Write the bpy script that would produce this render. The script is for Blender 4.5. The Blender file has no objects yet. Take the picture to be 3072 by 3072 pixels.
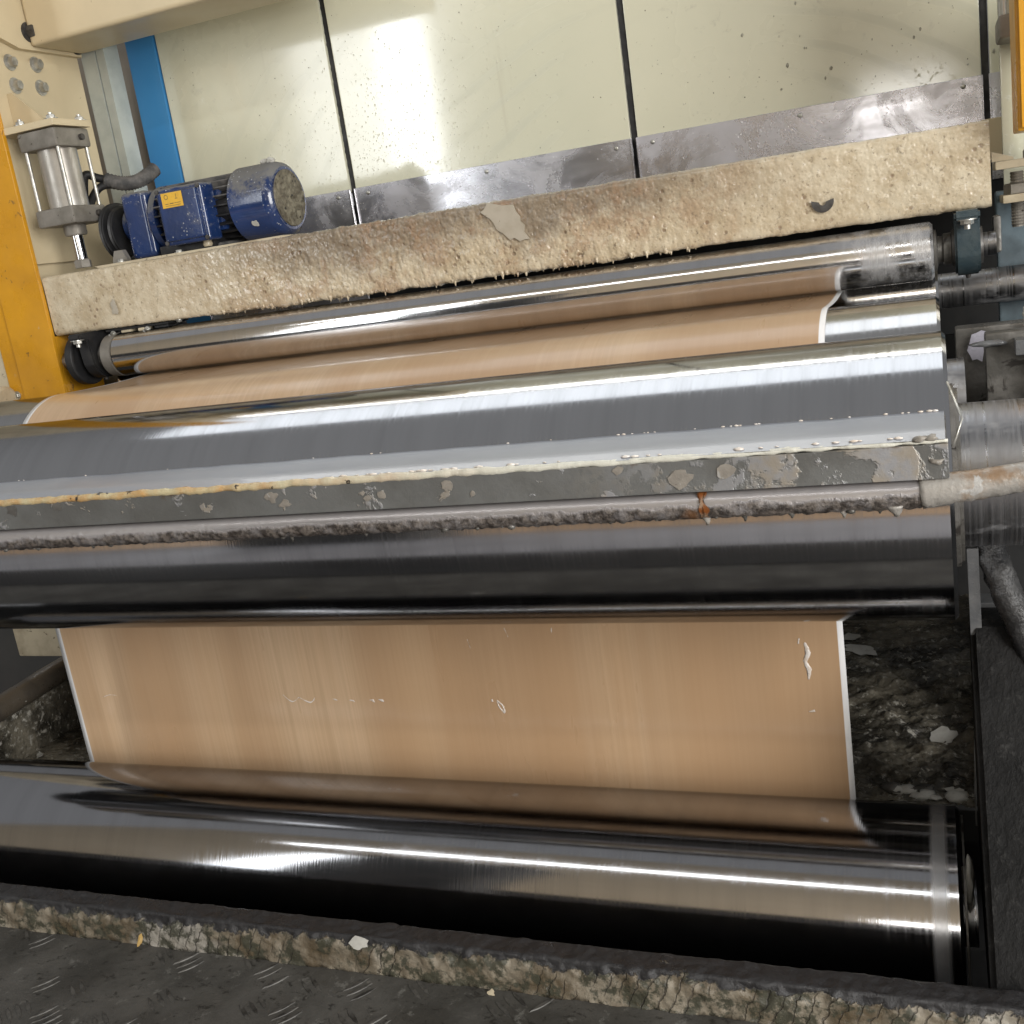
import bpy, bmesh, math, random
from mathutils import Vector, Matrix, noise
random.seed(7)
S = bpy.context.scene
COL = S.collection
R = math.radians

# ------------------------------------------------------------------ camera
cam_d = bpy.data.cameras.new('camera'); cam = bpy.data.objects.new('camera', cam_d); COL.objects.link(cam)
cx = Vector((0.92704049, 0.34620131, -0.14401589))
cy = Vector((0.04710527, 0.27351055, 0.96071487))
cz = Vector((0.37199061, -0.8974055, 0.23724745))
cam.matrix_world = Matrix(((cx.x, cy.x, cz.x, 0), (cx.y, cy.y, cz.y, 0), (cx.z, cy.z, cz.z, 0), (0, 0, 0, 1)))
cam_d.lens = 38.10; cam_d.sensor_width = 36; cam_d.clip_start = 0.02; cam_d.clip_end = 100
S.camera = cam
S.render.resolution_x = S.render.resolution_y = 1024

# ------------------------------------------------------------------ light
w = bpy.data.worlds.new('World'); S.world = w; w.use_nodes = True
w.node_tree.nodes['Background'].inputs[0].default_value = (0.97, 0.98, 1.0, 1)
w.node_tree.nodes['Background'].inputs[1].default_value = 0.28
S.view_settings.view_transform = 'Standard'; S.view_settings.look = 'None'
S.view_settings.exposure = 0.0; S.view_settings.gamma = 1.0; S.view_settings.use_curve_mapping = False

def area(name, loc, aim, sx, sy, rad, col=(1, 1, 1), spread=180):
    l = bpy.data.lights.new(name, 'AREA'); l.shape = 'RECTANGLE'; l.size = sx; l.size_y = sy
    l.energy = rad * math.pi * sx * sy; l.color = col; l.spread = R(spread)
    o = bpy.data.objects.new(name, l); COL.objects.link(o); o.location = loc
    d = (Vector(aim) - Vector(loc)).normalized()
    zx = Vector((0, 0, 1)).cross(-d).normalized(); zy = (-d).cross(zx)          # width stays level
    o.rotation_euler = Matrix((zx, zy, -d)).transposed().to_euler()
    return o
DOOR = area('doorway_daylight', (-3.34, -3.0, 1.55), (-3.34, 0, 1.55), 0.36, 2.7, 12, (0.93, 0.97, 1.0))
DOOR_FILL = area('door_edge_fill', (-3.89, -3.0, 1.55), (-3.89, 0, 1.55), 0.70, 2.7, 4.0, (0.93, 0.97, 1.0))  # added dim panel, softens the left side of the door reflection
WIN = area('small_window', (-0.12, -3.0, 0.50), (-0.12, 0, 0.50), 0.50, 0.26, 9, (1, 0.99, 0.96))
T1 = area('tube_lamp_rear', (-0.9, 4.0, 3.15), (-0.9, 1.4, -0.2), 6.5, 0.25, 14, (1, 0.98, 0.93))
TOP_FILL = area('rear_top_fill', (-0.9, 2.9, 3.4), (-0.9, 2.5, 0), 6.5, 1.5, 1.6, (0.90, 0.95, 1.0))  # added soft panel that gives the large roller its bluish gradient
T2 = area('tube_lamp_front', (-0.8, -1.7, 2.7), (-0.8, 1.6, -0.1), 6.0, 0.12, 13, (0.97, 0.99, 1.0))
SIDE = area('side_key_fill', (3.3, -1.6, 0.65), (-0.6, 1.6, -0.3), 2.4, 2.8, 13, (1.0, 0.985, 0.96))  # added key light, placed where the rollers cannot mirror it

# ------------------------------------------------------------------ node helpers
class NT:
    def __init__(s, name):
        m = bpy.data.materials.new(name); m.use_nodes = True; s.m = m; s.t = m.node_tree
        s.b = s.t.nodes['Principled BSDF']; s._co = None
    def n(s, typ, props=None, **ins):
        nd = s.t.nodes.new(typ)
        for k, v in (props or {}).items(): setattr(nd, k, v)
        for k, v in ins.items():
            key = int(k[1:]) if k[0] == '_' and k[1:].isdigit() else k.replace('_', ' ')
            s.set(nd.inputs[key], v)
        return nd
    def set(s, sock, v):
        if isinstance(v, bpy.types.NodeSocket): s.t.links.new(v, sock)
        elif isinstance(v, bpy.types.Node): s.t.links.new(v.outputs[0], sock)
        else:
            if isinstance(v, tuple) and len(v) == 3 and sock.type == 'RGBA': v = (*v, 1)
            sock.default_value = v
    def co(s, scale=None):
        if s._co is None: s._co = s.n('ShaderNodeTexCoord').outputs['Object']
        if scale is None: return s._co
        return s.n('ShaderNodeMapping', None, Vector=s._co, Scale=scale).outputs[0]
    def sep(s): return s.n('ShaderNodeSeparateXYZ', None, _0=s.co()).outputs
    def noise(s, scale, detail=4, rough=0.55, co=None, dist=0.0):
        return s.n('ShaderNodeTexNoise', None, Vector=co or s.co(), Scale=scale, Detail=detail, Roughness=rough, Distortion=dist).outputs[0]
    def vor(s, scale, co=None, feature='F1'):
        return s.n('ShaderNodeTexVoronoi', {'feature': feature}, Vector=co or s.co(), Scale=scale).outputs['Distance']
    def ramp(s, v, lo, hi, a=0.0, b=1.0):
        return s.n('ShaderNodeMapRange', {'interpolation_type': 'SMOOTHSTEP'}, Value=v, From_Min=lo, From_Max=hi, To_Min=a, To_Max=b).outputs[0]
    def math(s, op, a, b=0.0):
        return s.n('ShaderNodeMath', {'operation': op}, _0=a, _1=b).outputs[0]
    def mix(s, f, a, b):
        nd = s.n('ShaderNodeMix', {'data_type': 'RGBA'}); s.set(nd.inputs[0], f); s.set(nd.inputs[6], a); s.set(nd.inputs[7], b)
        return nd.outputs[2]
    def bump(s, h, strength=0.5, dist=0.002):
        nd = s.n('ShaderNodeBump', None, Height=h, Strength=strength, Distance=dist); return nd.outputs[0]
    def out(s, **kw):
        for k, v in kw.items(): s.set(s.b.inputs[k.replace('_', ' ')], v)
        return s.m

def grimy(name, c1, c2, scale=6, lo=0.4, hi=0.65, speck=None, rough=(0.4, 0.7), metal=0.0, bump=(120, 0.3, 0.001), coat=0.0):
    t = NT(name)
    f = t.ramp(t.noise(scale, 7, 0.62), lo, hi)
    c = t.mix(f, c1, c2)
    if speck:
        for (col, sc, th) in speck:
            c = t.mix(t.ramp(t.noise(sc, 5, 0.6, dist=0.6), th, th + 0.05), c, col)
    r = t.ramp(t.noise(scale * 2.3, 5), 0.3, 0.7, rough[0], rough[1])
    kw = dict(Base_Color=c, Roughness=r, Metallic=metal)
    if bump: kw['Normal'] = t.bump(t.noise(bump[0], 6, 0.6), bump[1], bump[2])
    if coat: kw['Coat_Weight'] = coat
    return t.out(**kw)

def chrome(name, col=(0.62, 0.62, 0.63), rough=0.10, film=0.0, ring=None, endx=None, wob=0.0):
    t = NT(name); x = t.sep()[0]
    xs = t.n('ShaderNodeCombineXYZ', None, _0=x).outputs[0]
    st = t.noise(260, 3, 0.6, co=xs)                       # turning marks run round the barrel
    st2 = t.noise(28, 4, 0.6, co=xs)
    r = t.math('ADD', t.ramp(st, 0.3, 0.75, rough * 0.65, rough * 1.45), t.ramp(st2, 0.35, 0.75, 0, rough * 0.5))
    r = t.math('ADD', r, t.ramp(t.noise(9, 5, 0.6, co=t.co((0.4, 1, 1))), 0.5, 0.8, 0, 0.06))
    base = t.mix(t.ramp(st2, 0.3, 0.8), col, tuple(c * 0.86 for c in col))
    metal = 1.0
    m = None
    if film:                                               # dried resin film
        m = t.ramp(t.noise(7, 6, 0.65, co=t.co((1.4, 3, 3))), 0.52, 0.75, 0, film)
    if endx is not None:                                   # cloudy wiped end of the barrel
        e = t.ramp(x, endx[0], endx[1])
        sm = t.ramp(t.noise(16, 6, 0.7, co=t.co((1.6, 0.9, 0.9))), 0.36, 0.60)
        e = t.math('MULTIPLY', t.math('MULTIPLY', e, sm), endx[2]); m = e if m is None else t.math('MAXIMUM', m, e)
    if ring:                                               # dried resin band round the barrel
        d = t.math('ABSOLUTE', t.math('SUBTRACT', x, ring[0]))
        e = t.ramp(d, ring[1], ring[1] * 0.45, 0, ring[2]); m = e if m is None else t.math('MAXIMUM', m, e)
    if m is not None:
        base = t.mix(m, base, (0.42, 0.42, 0.42)); metal = t.math('SUBTRACT', 1.0, m)
        r = t.math('ADD', r, t.math('MULTIPLY', m, 0.35))
    tan = t.n('ShaderNodeTangent', {'direction_type': 'RADIAL', 'axis': 'X'}).outputs[0]
    kw = dict(Base_Color=base, Roughness=r, Metallic=metal, Anisotropic=0.55, Tangent=tan, Specular_Tint=(0.45, 0.45, 0.45))
    h = t.noise(420, 2, 0.5, co=xs)
    kw['Normal'] = t.bump(h, 0.06, 0.0006)
    return t.out(**kw)

# ------------------------------------------------------------------ mesh helpers
def link(name, bm, mat, parent=None, smooth=False, kind=None):
    me = bpy.data.meshes.new(name); bm.to_mesh(me); bm.free()
    o = bpy.data.objects.new(name, me); COL.objects.link(o)
    if mat: me.materials.append(mat)
    if smooth:
        for p in me.polygons: p.use_smooth = True
        if smooth == 'auto':
            me.set_sharp_from_angle(angle=R(38))
            wn = o.modifiers.new('flat_faces', 'WEIGHTED_NORMAL'); wn.keep_sharp = True; wn.weight = 100
    if parent:
        o.parent = parent; root = parent.parent or parent
        o.matrix_parent_inverse = parent_world(parent).inverted()
    if kind: o['kind'] = kind
    return o
def parent_world(o):
    m = Matrix.Translation(o.location)
    return m if o.parent is None else Matrix.Identity(4)
def thing(name, label, cat, loc=(0, 0, 0), group=None):
    o = bpy.data.objects.new(name, None); COL.objects.link(o); o.location = loc; o.empty_display_size = 0.05
    o['label'] = label; o['category'] = cat
    if group: o['group'] = group
    return o
def tag(o, label, cat, group=None):
    o['label'] = label; o['category'] = cat
    if group: o['group'] = group
    return o
def box(bm, x0, x1, y0, y1, z0, z1, bev=0.0, seg=2, rot=None):
    b2 = bmesh.new(); bmesh.ops.create_cube(b2, size=1)
    for v in b2.verts: v.co = Vector(((x0 + x1) / 2 + v.co.x * (x1 - x0), (y0 + y1) / 2 + v.co.y * (y1 - y0), (z0 + z1) / 2 + v.co.z * (z1 - z0)))
    if bev: bmesh.ops.bevel(b2, geom=b2.edges[:], offset=bev, segments=seg, affect='EDGES', profile=0.6)
    if rot:
        c, ax, an = rot; bmesh.ops.rotate(b2, verts=b2.verts, cent=c, matrix=Matrix.Rotation(an, 3, ax))
    merge(bm, b2); return bm
def merge(bm, b2):
    me = bpy.data.meshes.new('t'); b2.to_mesh(me); b2.free(); bm.from_mesh(me); bpy.data.meshes.remove(me)
def lathe(bm, prof, c=(0, 0, 0), axis='X', seg=64, cap=True):
    """prof: list of (position along axis, radius)"""
    rings = []
    for (a, r) in prof:
        ring = []
        for i in range(seg):
            t = 2 * math.pi * i / seg; u, v = r * math.cos(t), r * math.sin(t)
            p = {'X': (a, u, v), 'Y': (v, a, u), 'Z': (u, v, a)}[axis]
            ring.append(bm.verts.new((c[0] + p[0], c[1] + p[1], c[2] + p[2])))
        rings.append(ring)
    for A, B in zip(rings, rings[1:]):
        for i in range(seg): bm.faces.new((A[i], A[(i + 1) % seg], B[(i + 1) % seg], B[i]))
    if cap:
        bm.faces.new(rings[0][::-1]); bm.faces.new(rings[-1])
    bmesh.ops.recalc_face_normals(bm, faces=bm.faces[:])
    return bm
def tube(bm, pts, rad, seg=14, fn=None, cap=True):
    P = [Vector(p) for p in pts]; rings = []; up = Vector((0.13, 0.21, 0.97))
    for i, p in enumerate(P):
        d = (P[min(i + 1, len(P) - 1)] - P[max(i - 1, 0)]).normalized()
        a = d.cross(up)
        if a.length < 0.05: a = d.cross(Vector((1, 0, 0.1)))
        a.normalize(); b = a.cross(d).normalized()
        r = rad[i] if isinstance(rad, (list, tuple)) else rad
        ring = []
        for k in range(seg):
            t = 2 * math.pi * k / seg; rr = r
            dirv = a * math.cos(t) + b * math.sin(t)
            if fn: rr = r + fn(p + dirv * r, dirv)
            ring.append(bm.verts.new(p + dirv * rr))
        rings.append(ring)
    for A, B in zip(rings, rings[1:]):
        for k in range(seg): bm.faces.new((A[k], A[(k + 1) % seg], B[(k + 1) % seg], B[k]))
    if cap: bm.faces.new(rings[0][::-1]); bm.faces.new(rings[-1])
    bmesh.ops.recalc_face_normals(bm, faces=bm.faces[:])
    return bm
def smooth_path(pts, n=10):
    P = [Vector(p) for p in pts]; out = []
    for i in range(len(P) - 1):
        p0, p1, p2, p3 = P[max(i - 1, 0)], P[i], P[i + 1], P[min(i + 2, len(P) - 1)]
        for k in range(n):
            t = k / n
            out.append(0.5 * ((2 * p1) + (p2 - p0) * t + (2 * p0 - 5 * p1 + 4 * p2 - p3) * t * t + (3 * p1 - p0 - 3 * p2 + p3) * t ** 3))
    out.append(P[-1]); return out
def grid(bm, nu, nv, f):
    V = [[bm.verts.new(f(i / nu, j / nv)) for j in range(nv + 1)] for i in range(nu + 1)]
    for i in range(nu):
        for j in range(nv): bm.faces.new((V[i][j], V[i + 1][j], V[i + 1][j + 1], V[i][j + 1]))
    return V
def prism(bm, poly, axis, a0, a1):
    """poly: 2-D outline in the two other axes (in xyz order), extruded along axis"""
    def P(p, a): return {'X': (a, p[0], p[1]), 'Y': (p[0], a, p[1]), 'Z': (p[0], p[1], a)}[axis]
    A = [bm.verts.new(P(p, a0)) for p in poly]; B = [bm.verts.new(P(p, a1)) for p in poly]; n = len(poly)
    bm.faces.new(A); bm.faces.new(B[::-1])
    for i in range(n): bm.faces.new((A[i], B[i], B[(i + 1) % n], A[(i + 1) % n]))
    bmesh.ops.recalc_face_normals(bm, faces=bm.faces[:]); return bm
def hexbolt(bm, c, axis, r=0.008, h=0.006, washer=True, sign=1, stud=0.0):
    i = 'XYZ'.index(axis)
    def at(a): 
        p = [0, 0, 0]; p[i] = a * sign; return p
    pr = lambda l: [(a * sign, q) for a, q in l]
    if washer: lathe(bm, pr([(0, r * 1.5), (0.0016, r * 1.5)]), c, axis, 20)
    lathe(bm, pr([(0.0012, r), (h * 0.85, r), (h, r * 0.86)]), c, axis, 6)
    if stud: lathe(bm, pr([(h, r * 0.5), (h + stud, r * 0.5)]), c, axis, 12)
    return bm
def fbm(p, sc, o=4): return noise.fractal(Vector(p) * sc, 1.0, 2.1, o)
def flake(bm, c, n, u, size, asp=1.0, thick=0.0008, seed=0, curl=0.0, seg=13):
    """torn flat flake lying in the plane spanned by u and n x u"""
    rnd = random.Random(seed); n = Vector(n).normalized(); u = Vector(u).normalized(); v = n.cross(u)
    top = []; bot = []
    for k in range(seg):
        t = 2 * math.pi * k / seg; r = size * (0.86 + 0.42 * noise.noise(Vector((math.cos(t) * 1.3 + seed * 5.3, math.sin(t) * 1.3, seed * 2.1))) + 0.22 * noise.noise(Vector((math.cos(t) * 4 + seed, math.sin(t) * 4, seed * 0.7))) + 0.30 * (rnd.random() - .5))
        a, b = r * math.cos(t), r * asp * math.sin(t)
        p = Vector(c) + u * a + v * b + n * curl * (a * a) / max(size, 1e-5)
        top.append(bm.verts.new(p + n * thick)); bot.append(bm.verts.new(p))
    ct = bm.verts.new(Vector(c) + n * thick * 1.3)
    for k in range(seg):
        bm.faces.new((ct, top[k], top[(k + 1) % seg])); bm.faces.new((top[k], bot[k], bot[(k + 1) % seg], top[(k + 1) % seg]))
    bm.faces.new(bot[::-1]); return bm
def blob(bm, c, r, seed, flat=(1, 1, 1), amp=0.35, sub=2):
    b2 = bmesh.new(); bmesh.ops.create_icosphere(b2, subdivisions=sub, radius=1)
    for v in b2.verts:
        k = 1 + amp * noise.noise(v.co * 1.7 + Vector((seed * 3.1, seed * 1.7, seed)))
        v.co = Vector((c[0] + v.co.x * k * r * flat[0], c[1] + v.co.y * k * r * flat[1], c[2] + v.co.z * k * r * flat[2]))
    merge(bm, b2); return bm

# ------------------------------------------------------------------ materials
m_beige = grimy('beige_paint', (0.62, 0.52, 0.34), (0.55, 0.46, 0.30), 3, 0.35, 0.7, [((0.16, 0.12, 0.07), 55, 0.70)], (0.28, 0.5), bump=(160, 0.12, 0.0006))
m_beige_dirty = grimy('dirty_beige_paint', (0.52, 0.45, 0.32), (0.34, 0.28, 0.19), 14, 0.42, 0.7, [((0.10, 0.08, 0.05), 60, 0.64)], (0.35, 0.65), bump=(120, 0.35, 0.001))
m_yellow = grimy('yellow_paint', (0.66, 0.32, 0.016), (0.50, 0.235, 0.016), 5, 0.38, 0.72, [((0.20, 0.10, 0.03), 40, 0.66), ((0.50, 0.42, 0.28), 16, 0.68)], (0.22, 0.38), bump=(140, 0.08, 0.0005))
m_blue_post = grimy('sky_blue_paint', (0.055, 0.26, 0.56), (0.07, 0.29, 0.58), 3, 0.4, 0.7, None, (0.3, 0.45), bump=None)
m_alu = grimy('grey_aluminium', (0.48, 0.52, 0.50), (0.38, 0.42, 0.41), 10, 0.4, 0.7, [((0.2, 0.2, 0.19), 60, 0.70)], (0.32, 0.5), 0.35, bump=(200, 0.1, 0.0004))
m_cast = grimy('cast_aluminium', (0.27, 0.25, 0.22), (0.17, 0.155, 0.13), 18, 0.35, 0.7, [((0.06, 0.05, 0.04), 70, 0.66)], (0.4, 0.62), 0.45, bump=(220, 0.35, 0.0006))
m_barrel = grimy('cylinder_barrel', (0.50, 0.48, 0.44), (0.34, 0.31, 0.27), 8, 0.35, 0.7, [((0.12, 0.09, 0.06), 42, 0.70)], (0.25, 0.42), 0.6, bump=(160, 0.1, 0.0004))
m_rod = chrome('polished_rod', (0.7, 0.7, 0.7), 0.10)
m_bolt = grimy('zinc_bolt', (0.55, 0.54, 0.50), (0.36, 0.35, 0.32), 60, 0.4, 0.7, None, (0.28, 0.5), 0.85, bump=None)
m_boltdark = grimy('dark_bolt', (0.10, 0.095, 0.09), (0.05, 0.045, 0.04), 60, 0.4, 0.7, None, (0.4, 0.6), 0.5, bump=None)
m_black = grimy('black_rubber', (0.012, 0.012, 0.013), (0.03, 0.028, 0.026), 20, 0.45, 0.75, None, (0.4, 0.65), bump=(200, 0.2, 0.0005))
m_dusty = grimy('dusty_hose', (0.05, 0.05, 0.05), (0.16, 0.15, 0.14), 30, 0.35, 0.65, None, (0.6, 0.85), bump=(300, 0.3, 0.0005))
m_void = grimy('shade_dark_steel', (0.010, 0.010, 0.010), (0.018, 0.017, 0.015), 8, 0.4, 0.7, None, (0.6, 0.8), bump=None)  # near-black colour stands in for shade inside openings and the pit
m_bluegrey = grimy('blue_grey_steel', (0.15, 0.20, 0.23), (0.09, 0.115, 0.13), 12, 0.4, 0.68, [((0.30, 0.29, 0.27), 70, 0.70)], (0.3, 0.5), 0.35, bump=(120, 0.25, 0.0008))
m_bearing = grimy('bearing_housing_paint', (0.035, 0.055, 0.065), (0.06, 0.08, 0.085), 24, 0.4, 0.65, [((0.15, 0.15, 0.14), 90, 0.68)], (0.25, 0.5), 0.1, bump=(180, 0.5, 0.0012))
m_grime = grimy('grimy_steel', (0.10, 0.095, 0.085), (0.20, 0.19, 0.175), 16, 0.42, 0.68, [((0.035, 0.03, 0.026), 22, 0.60), ((0.33, 0.33, 0.34), 60, 0.72)], (0.25, 0.6), 0.3, bump=(70, 0.6, 0.002))
m_ledge = grimy('resin_spotted_steel', (0.10, 0.105, 0.11), (0.17, 0.17, 0.17), 12, 0.4, 0.7, [((0.5, 0.5, 0.49), 60, 0.68)], (0.2, 0.5), 0.2, bump=(90, 0.5, 0.0015))
m_white_flake = grimy('pale_resin_flake', (0.52, 0.51, 0.47), (0.40, 0.39, 0.35), 40, 0.4, 0.7, [((0.16, 0.13, 0.10), 160, 0.70)], (0.25, 0.5), bump=(260, 0.4, 0.0006))
m_greyflake = grimy('grey_beige_flake', (0.42, 0.38, 0.31), (0.36, 0.32, 0.25), 30, 0.4, 0.7, [((0.2, 0.15, 0.1), 90, 0.66)], (0.3, 0.5), bump=(160, 0.3, 0.0006))
m_platecrust = grimy('grey_tan_crust', (0.27, 0.245, 0.21), (0.20, 0.18, 0.155), 60, 0.4, 0.7, [((0.34, 0.33, 0.31), 90, 0.62), ((0.10, 0.08, 0.06), 120, 0.66)], (0.3, 0.55), bump=(220, 0.6, 0.001))
m_spat = grimy('cream_resin_drop', (0.70, 0.68, 0.56), (0.62, 0.60, 0.48), 60, 0.4, 0.7, None, (0.08, 0.2), bump=None)
m_speck = grimy('brown_speck', (0.14, 0.12, 0.085), (0.22, 0.20, 0.15), 60, 0.4, 0.7, None, (0.3, 0.5), bump=None)
m_speck2 = grimy('olive_splash', (0.30, 0.29, 0.23), (0.40, 0.39, 0.31), 60, 0.4, 0.7, None, (0.3, 0.5), bump=None)
m_smear = grimy('wet_resin_smear', (0.76, 0.71, 0.66), (0.62, 0.52, 0.42), 60, 0.4, 0.7, None, (0.03, 0.10), bump=(300, 0.8, 0.001))
m_amber = grimy('amber_resin', (0.50, 0.33, 0.11), (0.40, 0.22, 0.06), 40, 0.4, 0.7, None, (0.15, 0.3), bump=(200, 0.4, 0.001))
m_wall = grimy('hall_wall', (0.80, 0.67, 0.48), (0.76, 0.63, 0.45), 2, 0.4, 0.7, None, (0.6, 0.8), bump=None)
m_dado = grimy('dark_wall', (0.05, 0.05, 0.05), (0.08, 0.075, 0.07), 2, 0.4, 0.7, None, (0.6, 0.8), bump=None)
m_brown = grimy('brown_grey_wall', (0.27, 0.235, 0.19), (0.22, 0.19, 0.15), 4, 0.4, 0.7, None, (0.5, 0.7), bump=None)

def panel_mat(off):
    t = NT('cream_panel_paint'); X, Y, Z = t.sep()
    low = t.ramp(Z, 0.62, 0.16)
    cl = t.ramp(t.noise(2.6, 5, 0.65, co=t.n('ShaderNodeMapping', None, Vector=t.co(), Location=(off, 0, off)).outputs[0]), 0.44, 0.72)
    spat = t.math('MULTIPLY', t.ramp(t.vor(150), 0.26, 0.10), t.ramp(t.noise(24, 5, 0.7), 0.55, 0.66))
    spat = t.math('MULTIPLY', spat, t.math('MULTIPLY', cl, low))
    fine = t.ramp(t.noise(120, 6, 0.75), 0.56, 0.70)
    lump = t.math('MULTIPLY', t.math('MULTIPLY', fine, cl), low)
    c = t.mix(t.ramp(t.noise(2.5, 4), 0.3, 0.7), (0.665, 0.655, 0.51), (0.625, 0.618, 0.475))
    c = t.mix(t.math('MULTIPLY', lump, 0.5), c, (0.44, 0.41, 0.33))
    dots = t.math('MULTIPLY', t.ramp(t.vor(60), 0.09, 0.05), t.ramp(t.noise(9, 3), 0.50, 0.64))
    smg = t.math('MULTIPLY', t.math('MULTIPLY', t.ramp(t.noise(22, 6, 0.7, dist=0.5), 0.58, 0.70), t.ramp(t.noise(4, 2), 0.48, 0.62)), t.ramp(X, -0.45, -0.15, 0.25, 0.7))
    c = t.mix(smg, c, (0.33, 0.32, 0.26))
    c = t.mix(t.math('MULTIPLY', dots, 0.75), c, (0.20, 0.18, 0.13))
    run = t.math('MULTIPLY', t.ramp(t.noise(30, 4, 0.6, co=t.co((1, 1, 0.06))), 0.60, 0.72), t.ramp(t.noise(3.5, 3), 0.5, 0.65))
    c = t.mix(t.math('MULTIPLY', run, 0.25), c, (0.46, 0.43, 0.32))
    # dull wiped arcs
    arc = t.ramp(t.n('ShaderNodeTexWave', {'wave_type': 'RINGS', 'rings_direction': 'SPHERICAL'}, Vector=t.n('ShaderNodeMapping', None, Vector=t.co(), Location=(0.25 + off * 0.1, 0, 0.02), Scale=(1.0, 0, 1.7)).outputs[0], Scale=3.6, Distortion=2.2, Detail=2, Detail_Scale=1.2).outputs['Fac'], 0.72, 0.95)
    wipe = t.math('MULTIPLY', t.math('MULTIPLY', arc, low), t.ramp(t.noise(2.2, 3), 0.45, 0.6))
    c = t.mix(t.math('MULTIPLY', wipe, 0.22), c, (0.42, 0.44, 0.36))
    r = t.math('ADD', t.ramp(t.noise(4, 4), 0.3, 0.7, 0.20, 0.30), t.math('MULTIPLY', wipe, 0.15))
    h = t.math('ADD', t.math('MULTIPLY', lump, 1.0), t.math('MULTIPLY', spat, 1.2))
    bn = t.bump(h, 0.45, 0.0010)
    return t.out(Base_Color=c, Roughness=r, Coat_Weight=1.0, Coat_IOR=1.75, Coat_Roughness=0.10, Normal=bn, Coat_Normal=bn)

def steel_strip_mat(off):
    t = NT('stainless_sheet'); 
    c = t.mix(t.ramp(t.noise(9, 6, 0.65, co=t.n('ShaderNodeMapping', None, Vector=t.co(), Location=(off, 0, 0)).outputs[0]), 0.35, 0.68), (0.62, 0.61, 0.65), (0.48, 0.47, 0.48))
    spk = t.math('MULTIPLY', t.ramp(t.vor(110), 0.17, 0.10), t.ramp(t.noise(11, 4, 0.7), 0.52, 0.62))
    film = t.ramp(t.noise(6.5, 6, 0.7, dist=0.8), 0.40, 0.64, 0.25, 1.0)
    c = t.mix(t.math('MULTIPLY', film, 0.35), c, (0.52, 0.52, 0.56))
    c = t.mix(spk, c, (0.7, 0.7, 0.7))
    r = t.math('ADD', t.ramp(t.noise(30, 5, co=t.co((0.15, 1, 1))), 0.3, 0.7, 0.12, 0.22), t.math('MULTIPLY', film, 0.14))
    h = t.math('ADD', t.math('MULTIPLY', spk, 1.0), t.math('MULTIPLY', t.noise(5, 2), 0.3))
    return t.out(Base_Color=c, Roughness=r, Metallic=t.math('SUBTRACT', 1.0, t.math('MULTIPLY', film, 0.55)), Normal=t.bump(h, 0.35, 0.002))

def crust_mat():
    t = NT('resin_crusted_beige_paint'); X, Y, Z = t.sep()
    c = t.mix(t.ramp(t.noise(26, 6, 0.65), 0.32, 0.66), (0.60, 0.525, 0.39), (0.47, 0.385, 0.26))
    # brown burnt-looking resin run-off below the top edge, heaviest in the middle of the beam
    heavy = t.math('MULTIPLY', t.ramp(X, -1.42, -1.0), t.ramp(X, -0.10, -0.50))
    edge = t.math('ADD', Z, t.math('MULTIPLY', t.math('SUBTRACT', t.noise(7, 6, 0.7), 0.5), 0.20))
    st = t.math('MULTIPLY', t.ramp(edge, -0.022, 0.050), heavy)
    c = t.mix(t.math('MULTIPLY', st, 0.65), c, (0.085, 0.055, 0.038))
    c = t.mix(t.math('MULTIPLY', t.math('MULTIPLY', t.ramp(t.noise(11, 6, 0.7), 0.48, 0.62), heavy), 0.5), c, (0.30, 0.17, 0.09))
    pit = t.ramp(t.vor(78), 0.34, 0.14)
    pit = t.math('MULTIPLY', pit, t.ramp(t.noise(26, 3), 0.52, 0.64))
    c = t.mix(t.math('MULTIPLY', pit, 0.55), c, (0.14, 0.075, 0.04))
    c = t.mix(t.ramp(t.math('SUBTRACT', t.noise(13, 6, 0.75), t.math('MULTIPLY', t.math('ABSOLUTE', t.math('ADD', X, 0.60)), 0.25)), 0.60, 0.66, 0, 0.8), c, (0.075, 0.05, 0.03))
    c = t.mix(t.ramp(t.noise(130, 5, 0.75), 0.58, 0.66, 0, 0.75), c, (0.20, 0.155, 0.105))
    c = t.mix(t.ramp(t.noise(34, 6, 0.75), 0.62, 0.70, 0, 0.6), c, (0.13, 0.10, 0.07))
    h = t.math('ADD', t.math('MULTIPLY', t.noise(120, 4, 0.6), 1.0), t.math('MULTIPLY', t.ramp(t.vor(150), 0.0, 0.5), 0.5)); h = t.math('SUBTRACT', h, t.math('MULTIPLY', pit, 1.2))
    r = t.ramp(t.noise(60, 4), 0.35, 0.7, 0.14, 0.42)
    return t.out(Base_Color=c, Roughness=r, Coat_Weight=t.ramp(X, -1.45, -1.2, 0.1, 0.6), Coat_Roughness=0.06, Normal=t.bump(h, t.math('MULTIPLY', t.ramp(X, -1.45, -1.05, 0.22, 0.62), t.ramp(X, -0.6, -0.2, 1.0, 0.55)), 0.0026))

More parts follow.
